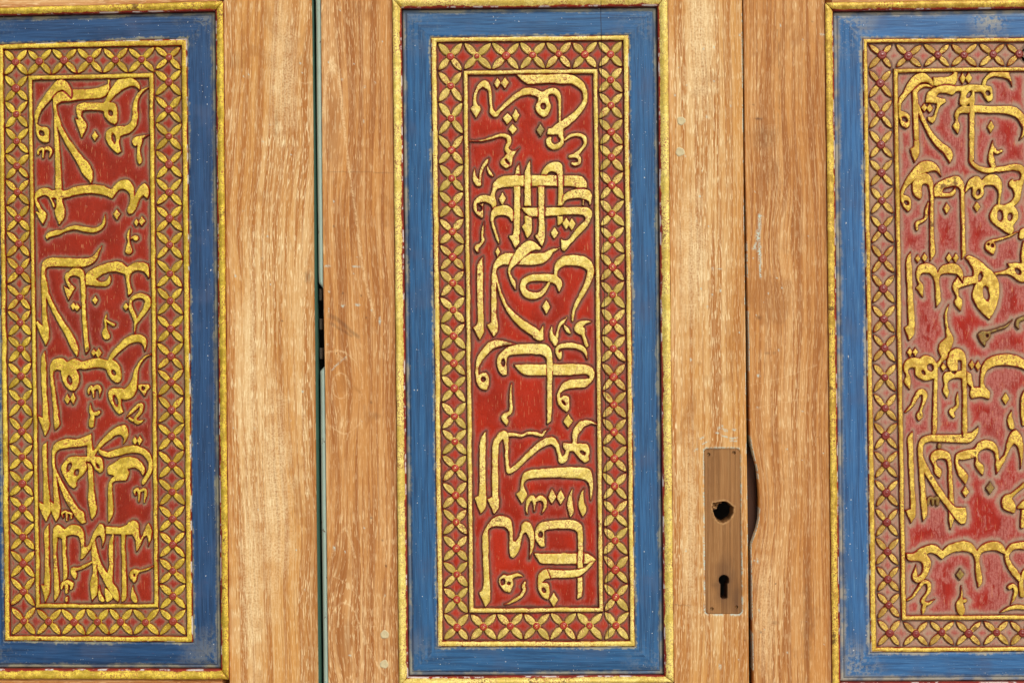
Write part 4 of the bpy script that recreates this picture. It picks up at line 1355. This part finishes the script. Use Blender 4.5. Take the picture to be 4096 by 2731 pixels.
S1L = [(1246, 0), (1253, 600), (1256, 1137), (1259, 1400), (1264, 2000), (1272, 2731)]
S1M = [(1283, 0), (1288, 600), (1293, 1140), (1299, 1480), (1305, 2000), (1313, 2731)]
S2M = [(2968, 0), (2974, 700), (2983, 1400), (2985, 1700), (2988, 1900), (2992, 2200), (2996, 2731)]
S2R = [(2973, 0), (2981, 700), (2995, 1400), (2998, 1640), (3000, 1740), (3005, 1775), (3017, 1830), (3028, 1873), (3034, 1930), (3038, 1985), (3038, 2040), (3034, 2080), (3027, 2112), (3014, 2148), (3005, 2175), (3003, 2195), (3006, 2320), (3013, 2731)]

# ---- left leaf, stile
def aA(X, Y, A):
    edge_marks(X, Y, A, moline('A', 'R'), 'L', 0.9, 30)
    A['edgewood'] = np.maximum(A['edgewood'], np.clip((X - 1225) / 30, 0, 1) * 0.8)
    blob(A, 'stain', X, Y, 1232, 1105, 14, 26, 0.55)
    blob(A, 'stain', X, Y, 945, 250, 40, 44, 0.20)
    blob(A, 'stain', X, Y, 1128, 1283, 4, 4, 1.0); blob(A, 'stain', X, Y, 1048, 1034, 3, 3, 0.9)
    blob(A, 'stain', X, Y, 1105, 490, 10, 60, 0.35)
    blob(A, 'line', X, Y, 1100, 1960, 70, 420, 0.55); blob(A, 'line', X, Y, 1130, 300, 60, 300, 0.45)
    blob(A, 'line', X, Y, 1010, 2300, 50, 420, 0.5); blob(A, 'line', X, Y, 1000, 1500, 26, 500, 0.4)
    stroke(A, 'line', X, Y, [(1150, 300), (1190, 320), (1210, 335), (1245, 330)], 3, .9)
    stroke(A, 'line', X, Y, [(1170, 1500), (1190, 1510), (1215, 1700), (1232, 2000)], 5, .7)
    specks(A, X, Y, 4, 18, 920, 1240, (1.4, 3))
board('stile', WOOD_A, leafA, YROWS, moline('A', 'R'), S1L, None, aA,
      warp=lambda X, Y: 26 * np.sin((Y - 300) / 520.0) + 10 * vnoise(X, Y, 300, 41) + (Y - 1300) * 0.02 * ((X - 900) / 350))
board('stile', WOOD_A, leafA, [-420, 600, 1700, 2780, 5350], [(-480, 0), (-455, 2731)], moline('A', 'L'))
board('edge_strip', TEAL, leafA, np.arange(-40, 2790, 40.0), S1L, [(x + (6 if y < 300 else (7.5 if y < 700 else 11)), y) for x, y in S1L], hfun=lambda X, Y: -7.0 - (X - np.interp(Y, [p[1] for p in S1L], [p[0] for p in S1L])) * 0.35, depth=-40)

def rail(mat, leaf, pn, side, seed):
    q = PANELS[pn]['MO']
    if side == 'T': a, b = q[0], q[1]; y0, y1 = -420, None
    else: a, b = q[3], q[2]; y0, y1 = None, 5350
    nx = 40; u = np.linspace(0, 1, nx)
    xs = a[0] + 1.5 + (b[0] - a[0] - 3) * u
    ye = a[1] + (b[1] - a[1]) * u
    rows = np.array([0, 0, .004, .01, .02, .04, .08, .2, .5, 1, 1])
    X = np.repeat(xs[None], len(rows), 0)
    far = y0 if side == 'T' else y1
    Y = ye[None] + (far - ye)[None] * rows[:, None]
    H = np.full(X.shape, -0.25); H[0] = -40; H[-1] = -40; H[:, 0] = -40; H[:, -1] = -40; H[1] -= .4
    z = np.zeros(X.size)
    at = dict(line=z, stain=z, chip=z, edgewood=z, flow=np.stack([Y.ravel() * PX + 5 + seed, X.ravel() * PX, z], -1))
    V = W3(X, Y, H).reshape(-1, 3); F = grid_faces(len(rows), nx)
    f = F[len(F) // 2]
    if np.cross(V[f[1]] - V[f[0]], V[f[2]] - V[f[0]])[1] > 0: F = F[:, ::-1]
    mesh_obj('rail', V, F, mat, leaf, at, smooth=False)
for pn, lf, mt in (('A', leafA, WOOD_B), ('C', leafC, WOOD_A), ('B', leafB, WOOD_B)):
    rail(mt, lf, pn, 'T', 1); rail(mt, lf, pn, 'B', 2)

# ---- middle leaf, left stile
def aC(X, Y, A):
    edge_marks(X, Y, A, moline('C', 'L'), 'R', 1.0, 34)
    st = lambda p, w, s, k='line': stroke(A, k, X, Y, p, w, s)
    st([(1290, 470), (1300, 360), (1312, 285), (1330, 255), (1348, 275), (1362, 370), (1378, 520), (1400, 700), (1424, 860), (1440, 1000), (1468, 1150), (1500, 1270)], 5, 1.0)
    blob(A, 'line', X, Y, 1330, 265, 16, 34, 0.9)
    blob(A, 'edgewood', X, Y, 1330, 520, 42, 240, 0.7)
    a = np.linspace(0, 2 * pi, 18)
    st([(1362 + 34 * math.cos(k), 1543 + 50 * math.sin(k)) for k in a], 3.0, .9)
    st([(1308, 1410), (1350, 1400), (1395, 1420), (1435, 1465), (1452, 1530), (1440, 1600)], 3.0, .8)
    st([(1322, 1700), (1350, 1725), (1378, 1733), (1410, 1722), (1440, 1690)], 3.4, .85)
    st([(1325, 2240), (1345, 2170), (1378, 2110), (1400, 2160), (1420, 2230)], 3.6, .85)
    st([(1318, 2520), (1332, 2450), (1360, 2412), (1390, 2412), (1420, 2450), (1450, 2530), (1500, 2640), (1540, 2700)], 3.6, .95)
    st([(1330, 2300), (1380, 2330), (1440, 2400), (1500, 2560)], 3.0, .5)
    blob(A, 'edgewood', X, Y, 1375, 2560, 52, 120, 0.8)
    blob(A, 'edgewood', X, Y, 1375, 2290, 46, 100, 0.6)
    blob(A, 'edgewood', X, Y, 1362, 1543, 36, 52, 0.5)
    st([(1326, 1478), (1382, 1426)], 3.2, 1.0, 'chip')
    for x, y, w, h in ((1520, 1283, 5, 16), (1310, 1064, 14, 4), (1424, 1066, 15, 4), (1372, 1224, 6, 7), (1430, 1220, 12, 6), (1337, 2190, 5, 9), (1540, 2380, 3, 4), (1400, 2620, 5, 5), (1500, 330, 4, 3), (1315, 1240, 3, 8)):
        blob(A, 'chip', X, Y, x, y, w, h, 1.0)
    st([(1318, 1258), (1345, 1275), (1400, 1320), (1430, 1345)], 8, .55, 'stain')
    st([(1325, 1295), (1370, 1320), (1405, 1345)], 6, .45, 'stain')
    for x, y in ((1445, 1183), (1372, 1172), (1465, 1271), (1335, 905), (1485, 1610), (1530, 2160), (1545, 2262), (1485, 2070)):
        blob(A, 'stain', X, Y, x, y, 4, 5, .9)
    blob(A, 'stain', X, Y, 1500, 1665, 26, 18, .25)
    st([(1290, 690), (1440, 688), (1590, 694)], 2.0, .35, 'stain')
    st([(1300, 2500), (1400, 2504), (1560, 2500)], 1.8, .4, 'line')
    specks(A, X, Y, 9, 16, 1310, 1560, (1.4, 3))
def warpC(X, Y):
    w = 16 * vnoise(X, Y, 420, 43)
    for cx, cy, rx, ry, a in ((1362, 1543, 60, 170, 26), (1335, 420, 55, 260, 24), (1375, 2600, 70, 210, 28), (1375, 2330, 60, 140, 20)):
        u = (X - cx) / rx; v = (Y - cy) / ry
        w = w - a * u * np.exp(-(u * u + v * v) * 0.9) * 1.6
    return w
board('stile', WOOD_B, leafC, YROWS, S1M, moline('C', 'L'), None, aC, warp=warpC)
def strip(ys, l, r, cham0=None, cham1=None):
    board('edge_strip', MINT, leafC, ys, l, r, hfun=lambda X, Y: -6.0 + 3.0 * np.clip((X - np.interp(Y, [p[1] for p in l], [p[0] for p in l])) / 8.0, 0, 1), depth=-34, step=2.5)
MS = [(1262, 0), (1267, 600), (1273, 1100), (1274, 1130), (1278, 1137), (1293.5, 1156)]
strip(np.array([-420, -40, 100, 200, 300, 400, 500, 600, 700, 800, 900, 1000, 1100, 1120, 1130, 1137, 1145, 1150, 1155]), MS, [(x - .8, y) for x, y in S1M[:3]])
MS2 = [(1296.5, 1464), (1279, 1486), (1280, 1500), (1284, 2000), (1294, 2731)]
strip(np.array([1465, 1470, 1478, 1486, 1500, 1600, 1700, 1800, 1900, 2000, 2200, 2400, 2600, 2780, 5350]), MS2, [(x - .8, y) for x, y in S1M[2:]])
for i, (ya, yb) in enumerate(((1155, 1201), (1274, 1318), (1391, 1436))):
    o = board('hinge_knuckle', GREYW, leafC, np.linspace(ya, yb, 12), [(1273 + i, ya), (1274 + i, yb)], [(1289 + i * 1.5, ya), (1286 + i * 2, yb)],
          hfun=lambda X, Y: -12 + 2.5 * np.sin(np.clip((X - 1273) / 16, 0, 1) * pi), depth=-40, step=2)

# ---- middle leaf, right stile with the lock
RECT = np.array([(2817, 1808), (2818, 1800), (2824, 1794), (2948, 1793), (2957, 1797), (2960, 1808), (2967, 2440), (2964, 2450), (2955, 2455), (2834, 2455), (2825, 2451), (2821, 2441)], float)
def sd_rect(X, Y): return sd_poly(X, Y, RECT)
HANDLE = np.array([(2853, 2012), (2872, 2009), (2903, 2006), (2922, 2018), (2934, 2028), (2930, 2057), (2915, 2078), (2892, 2091), (2872, 2083), (2858, 2062), (2851, 2030)], float)
def sd_holes(X, Y):
    n = vnoise(X, Y, 7, 91) * 1.6
    hp = sd_poly(X, Y, smooth_poly(HANDLE, 50)) + n
    k1 = np.hypot((X - 2896), (Y - 2320)) - 20.5
    k2 = sd_poly(X, Y, np.array([(2883, 2330), (2909, 2330), (2910, 2388), (2904, 2394), (2888, 2394), (2882, 2388)], float))
    return hp, np.minimum(k1, k2)
SCREWS = [(2835, 1817), (2936, 1810), (2848, 2434), (2946, 2427)]
def aD(X, Y, A):
    edge_marks(X, Y, A, moline('C', 'R'), 'L', 0.6, 24)
    m = (X > 2790) & (X < 2990) & (Y > 1760) & (Y < 2480)
    d = np.full(X.shape, 99.0); d[m] = sd_rect(X[m], Y[m])
    side = vnoise(X, Y, 30, 12)
    A['chip'] = np.maximum(A['chip'], np.clip(1.6 - np.abs(d - 2.0) / 3.2, 0, 1) * np.clip(0.75 + side * 0.9 + 0.6 * vnoise(X, Y, 9, 13), 0, 1))
    st = lambda p, w, s, k='line': stroke(A, k, X, Y, p, w, s)
    for x, y, x2, y2 in ((2800, 1755, 2812, 1750), (2808, 1775, 2834, 1762), (2778, 1800, 2788, 1793), (2870, 1712, 2890, 1700), (2893, 1714, 2908, 1722), (2932, 1717, 2944, 1720),
                         (2888, 1742, 2906, 1750), (2922, 1752, 2948, 1748), (2922, 1760, 2946, 1760), (2864, 1733, 2874, 1733)):
        st([(x, y), (x2, y2)], 3.4, 1.0, 'chip')
    for y in range(835, 905, 14): st([(2715, y), (2760, y + 3)], 4, .4, 'line')
    for y in range(980, 1120, 17): st([(2712, y), (2765, y - 4)], 4, .3, 'line')
    st([(2900, 575), (2930, 545)], 2, .3, 'stain')
    blob(A, 'line', X, Y, 2800, 200, 60, 300, .55); blob(A, 'line', X, Y, 2770, 1050, 60, 300, .5); blob(A, 'line', X, Y, 2760, 2100, 30, 400, .45)
    blob(A, 'chip', X, Y, 2878, 1076, 10, 3, .8); blob(A, 'chip', X, Y, 2880, 2665, 6, 12, .8); blob(A, 'chip', X, Y, 2954, 2049, 9, 9, 1.0)
    blob(A, 'stain', X, Y, 2980, 2560, 4, 4, .8)
    st([(2700, 2415), (2760, 2424)], 3, .4, 'stain')
    # old paint caught on the arris beside the gap
    ex = np.interp(Y, [p[1] for p in S2M], [p[0] for p in S2M])
    A['chip'] = np.maximum(A['chip'], ((ex - X) < 2.6) * (vnoise(X, Y, 60, 61) + 0.5 * vnoise(X, Y, 12, 62) > 0.25) * 0.8)
    specks(A, X, Y, 10, 30, 2700, 2960, (1.4, 3.2))
def hD(X, Y):
    H = np.zeros(X.shape)
    m = (X > 2800) & (X < 2980) & (Y > 1780) & (Y < 2470)
    d = np.full(X.shape, 99.0); d[m] = sd_rect(X[m], Y[m])
    H = np.where(d < -0.5, -4.5, H)
    return H
def kD(X, Y):
    m = (X > 2800) & (X < 2980) & (Y > 1780) & (Y < 2470)
    d = np.full(X.shape, 99.0)
    hp, kp = sd_holes(X[m], Y[m]); d[m] = np.minimum(hp, kp)
    return d > -1e9 if False else ~(d < 5)
board('stile', WOOD_A, leafC, YROWS, moline('C', 'R'), S2M, hD, aD, keepfun=kD, warp=lambda X, Y: 14 * vnoise(X, Y, 420, 47) - 22 * np.exp(-((Y - 2500) / 300.0) ** 2) * ((X - 2700) / 280))
WOOD_P = make_wood("bare_brown_wood", srgb(158, 112, 64), srgb(134, 92, 50), srgb(190, 150, 100), 0.25)
def lock_plate():
    c = 2.0
    xs = np.arange(2811, 2973, c); ys = np.arange(1788, 2462, c)
    X, Y = np.meshgrid(xs, ys)
    d = sd_rect(X, Y); hp, kp = sd_holes(X, Y)
    H = np.full(X.shape, -0.9) + vnoise(X, Y, 40, 3) * .15
    H = np.where(hp < 9, H + 0.5 * np.clip(1 - np.abs(hp - 4) / 5, 0, 1) * (0.6 + vnoise(X, Y, 8, 9)), H)
    H = np.where(hp < 0.5, -0.9 - 30 * sm((0.5 - hp) / 3.5), H)
    # a splintered ledge of wood left inside the upper left of the hole
    led = (hp < -2) & ((X - 2853) + (Y - 2010) * 0.9 < 34 + vnoise(X, Y, 6, 14) * 7)
    H = np.where(led, -9 - 4 * vnoise(X, Y, 8, 15), H)
    H = np.where(kp < 0.5, -0.9 - 32 * sm((0.5 - kp) / 3.0), H)
    for sx, sy in SCREWS:
        r = np.hypot(X - sx, Y - sy)
        H = np.where(r < 8, H - 6 * sm((6.5 - r) / 3.5) + 0.3 * np.exp(-((r - 7) / 1.5) ** 2), H)
    H = np.where(d > 0.3, -5.5, H)
    st = np.clip(1.25 - np.sqrt(((X - 2900) / 44) ** 2 + ((Y - 2335) / 105) ** 2) + vnoise(X, Y, 26, 16) * .2, 0, 1) * 0.6
    st = np.maximum(st, np.clip(1.2 - np.sqrt(((X - 2945) / 28) ** 2 + ((Y - 2400) / 80) ** 2), 0, 1) * 0.55)
    st = np.maximum(st, np.clip(1 - kp / 10, 0, 1) * 0.7 * (kp > -2))
    st = np.maximum(st, (kp < 0.5) * 1.0); st = np.maximum(st, (hp < -3) * 0.6)
    st = np.maximum(st, np.clip(1 - (-d) / 12, 0, 1) * 0.30)
    for sx, sy in SCREWS: st = np.maximum(st, np.clip(1.5 - np.hypot(X - sx, Y - sy) / 6, 0, 1) * .9)
    ln = np.clip(1 - np.abs(hp - 5) / 5, 0, 1) * (hp > 0) * 0.75
    ln = np.maximum(ln, (led & (H > -12)) * 0.7)
    chip = np.clip(1.2 - np.hypot((X - 2862) / 6, (Y - 2052) / 16), 0, 1) * (hp < 0)
    z = np.zeros(X.size)
    k = (d < 1.5) & ~(hp < -6) | (led & (hp < 0)); k &= ~(kp < -5)
    keep = k[:-1, :-1] & k[1:, 1:] & k[1:, :-1] & k[:-1, 1:]
    F = grid_faces(len(ys), len(xs), keep)
    V = W3(X, Y, H).reshape(-1, 3)
    at = dict(line=ln.ravel(), stain=st.ravel(), chip=chip.ravel(), edgewood=z, flow=np.stack([X.ravel() * PX, Y.ravel() * PX, z], -1))
    V, F, at = compact(V, F, at)
    f = F[0]
    if np.cross(V[f[1]] - V[f[0]], V[f[2]] - V[f[0]])[1] > 0: F = F[:, ::-1]
    o = mesh_obj('lock_plate_mark', V, F, WOOD_P, leafC, at)
    o['label'] = "bare brown rectangle where the lock plate sat, with handle hole and keyhole"
lock_plate()

# ---- wooden plugs over the pegs
def plug(x, y, r, leaf, seed):
    me = lathe_mesh('wood_plug_m', PUTTY, [(r * 1.08, -1.0, 0), (r, 0.35, .2), (r * .9, 0.75, .5), (r * .6, 0.7, .8), (r * .45, 0.45, .8), (r * .04, .55, 1)], 18)
    v = np.empty(len(me.vertices) * 3, np.float32); me.vertices.foreach_get('co', v)
    v = v.reshape(-1, 3); a = np.arctan2(v[:, 2], v[:, 0])
    k = 1 + 0.07 * np.sin(a * 3 + seed) + 0.05 * np.sin(a * 5 + seed * 2)
    v[:, 0] *= k; v[:, 2] *= k
    me.vertices.foreach_set('co', v.ravel()); me.update()
    inst('wood_plug', me, leaf, (wx(x), 0, wz(y)))
plug(2725, 484, 17, leafC, 1); plug(2720, 608, 18, leafC, 2)
plug(1539, 2536, 17, leafC, 3); plug(1537, 2655, 17, leafC, 4)

# ---- right leaf, left stile
def aR(X, Y, A):
    edge_marks(X, Y, A, moline('B', 'L'), 'R', 0.7, 30)
    st = lambda p, w, s, k='line': stroke(A, k, X, Y, p, w, s)
    ex = np.interp(Y, [p[1] for p in S2R], [p[0] for p in S2R])
    A['chip'] = np.maximum(A['chip'], ((X - ex) < 3.0) * (vnoise(X, Y, 90, 63) + 0.5 * vnoise(X, Y, 14, 64) > 0.0) * (Y > 900) * 0.85)
    st([(3042, 1110), (3035, 870), (3050, 960), (3028, 975)][0:1] + [(3036, 860), (3040, 900), (3026, 960), (3016, 995)], 6, 1.0, 'chip')
    blob(A, 'chip', X, Y, 3032, 940, 9, 26, 1.0)
    blob(A, 'chip', X, Y, 3288, 139, 12, 4, .9); blob(A, 'chip', X, Y, 3033, 1502, 6, 6, .9); blob(A, 'chip', X, Y, 3030, 1630, 5, 4, .9); blob(A, 'chip', X, Y, 3030, 2243, 4, 9, .9); blob(A, 'chip', X, Y, 3036, 2440, 3, 6, .7)
    st([(3000, 1540), (3130, 1510), (3270, 1460)], 2.2, .55); st([(3000, 1640), (3100, 1615), (3240, 1590)], 2.2, .45)
    for k in range(7):
        o = k * 17
        st([(3060 + o * .5, 500), (3066 + o * .8, 720), (3100 + o, 830), (3112 + o, 930), (3098 + o * .9, 1060), (3070 + o * .8, 1200)], 2.6, .42)
    st([(3112, 540), (3118, 330), (3110, 120)], 2.4, .5, 'stain')
    blob(A, 'stain', X, Y, 3035, 476, 18, 5, .75); blob(A, 'stain', X, Y, 3060, 540, 60, 60, .25); blob(A, 'stain', X, Y, 3014, 420, 3, 4, .9)
    blob(A, 'stain', X, Y, 3036, 1270, 12, 10, .5); blob(A, 'stain', X, Y, 3070, 1412, 12, 6, .35); blob(A, 'stain', X, Y, 3097, 1412, 8, 6, .4)
    blob(A, 'stain', X, Y, 3043, 2527, 6, 5, .8); blob(A, 'stain', X, Y, 3242, 555, 3, 3, .9); blob(A, 'stain', X, Y, 3099, 2490, 14, 9, .35)
    blob(A, 'stain', X, Y, 3250, 88, 3, 4, .9); blob(A, 'stain', X, Y, 3230, 2500, 20, 240, .28)
    blob(A, 'line', X, Y, 3060, 2450, 40, 260, .4)
    specks(A, X, Y, 12, 24, 3010, 3300, (1.3, 2.8))
def warpR(X, Y):
    w = 16 * vnoise(X, Y, 420, 53)
    w = w - 46 * np.exp(-((Y - 2030) / 210.0) ** 2) * np.exp(-np.clip(X - 3030, 0, 400) / 110.0)
    w = w + 30 * np.exp(-((Y - 960) / 200.0) ** 2) * np.exp(-((X - 3110) / 70.0) ** 2)
    return w
board('stile', WOOD_B, leafB, np.unique(np.concatenate([YROWS, np.arange(1740, 2200, 3.0)])), S2R, moline('B', 'L'), None, aR, warp=warpR)
board('stile', WOOD_B, leafB, [-420, 600, 1700, 2780, 5350], moline('B', 'R'), [(4720, 0), (4745, 2731)])
board('rebate_board', DARKW, leafB, np.linspace(1790, 2210, 20), [(2976, 1790), (2980, 2210)], [(3031, 1790), (3035, 2210)], hfun=lambda X, Y: np.where(Y < 1834, -30.0, np.where(X < 3026, -17.0, -20.0)), depth=-50)

# ------------------------------------------------------------------ the setting behind and below
def quad_mesh(name, quads, mat):
    V = np.array([p for q in quads for p in q], float)
    F = np.arange(len(V)).reshape(-1, 4)
    o = mesh_obj(name, V, F, mat, None, None, smooth=False)
    o['kind'] = 'structure'
    return o
xa, xb, zb, zt, yf, yb = wx(-500), wx(4780), 0.004, wz(-440), 0.055, 0.75
quad_mesh('interior_wall', [
    [(xa, yb, zb), (xb, yb, zb), (xb, yb, zt), (xa, yb, zt)],
    [(xa, yf, zb), (xa, yb, zb), (xa, yb, zt), (xa, yf, zt)],
    [(xb, yf, zb), (xb, yb, zb), (xb, yb, zt), (xb, yf, zt)],
    [(xa, yf, zt), (xb, yf, zt), (xb, yb, zt), (xa, yb, zt)],
    [(xa, yf, zb), (xb, yf, zb), (xb, yb, zb), (xa, yb, zb)]], BLACK)
quad_mesh('ground', [[(-60, -60, 0), (60, -60, 0), (60, 20, 0), (-60, 20, 0)]], PAVE)
print('objects', len(bpy.data.objects), 'faces', sum(len(o.data.polygons) for o in bpy.data.objects if o.type == 'MESH'))
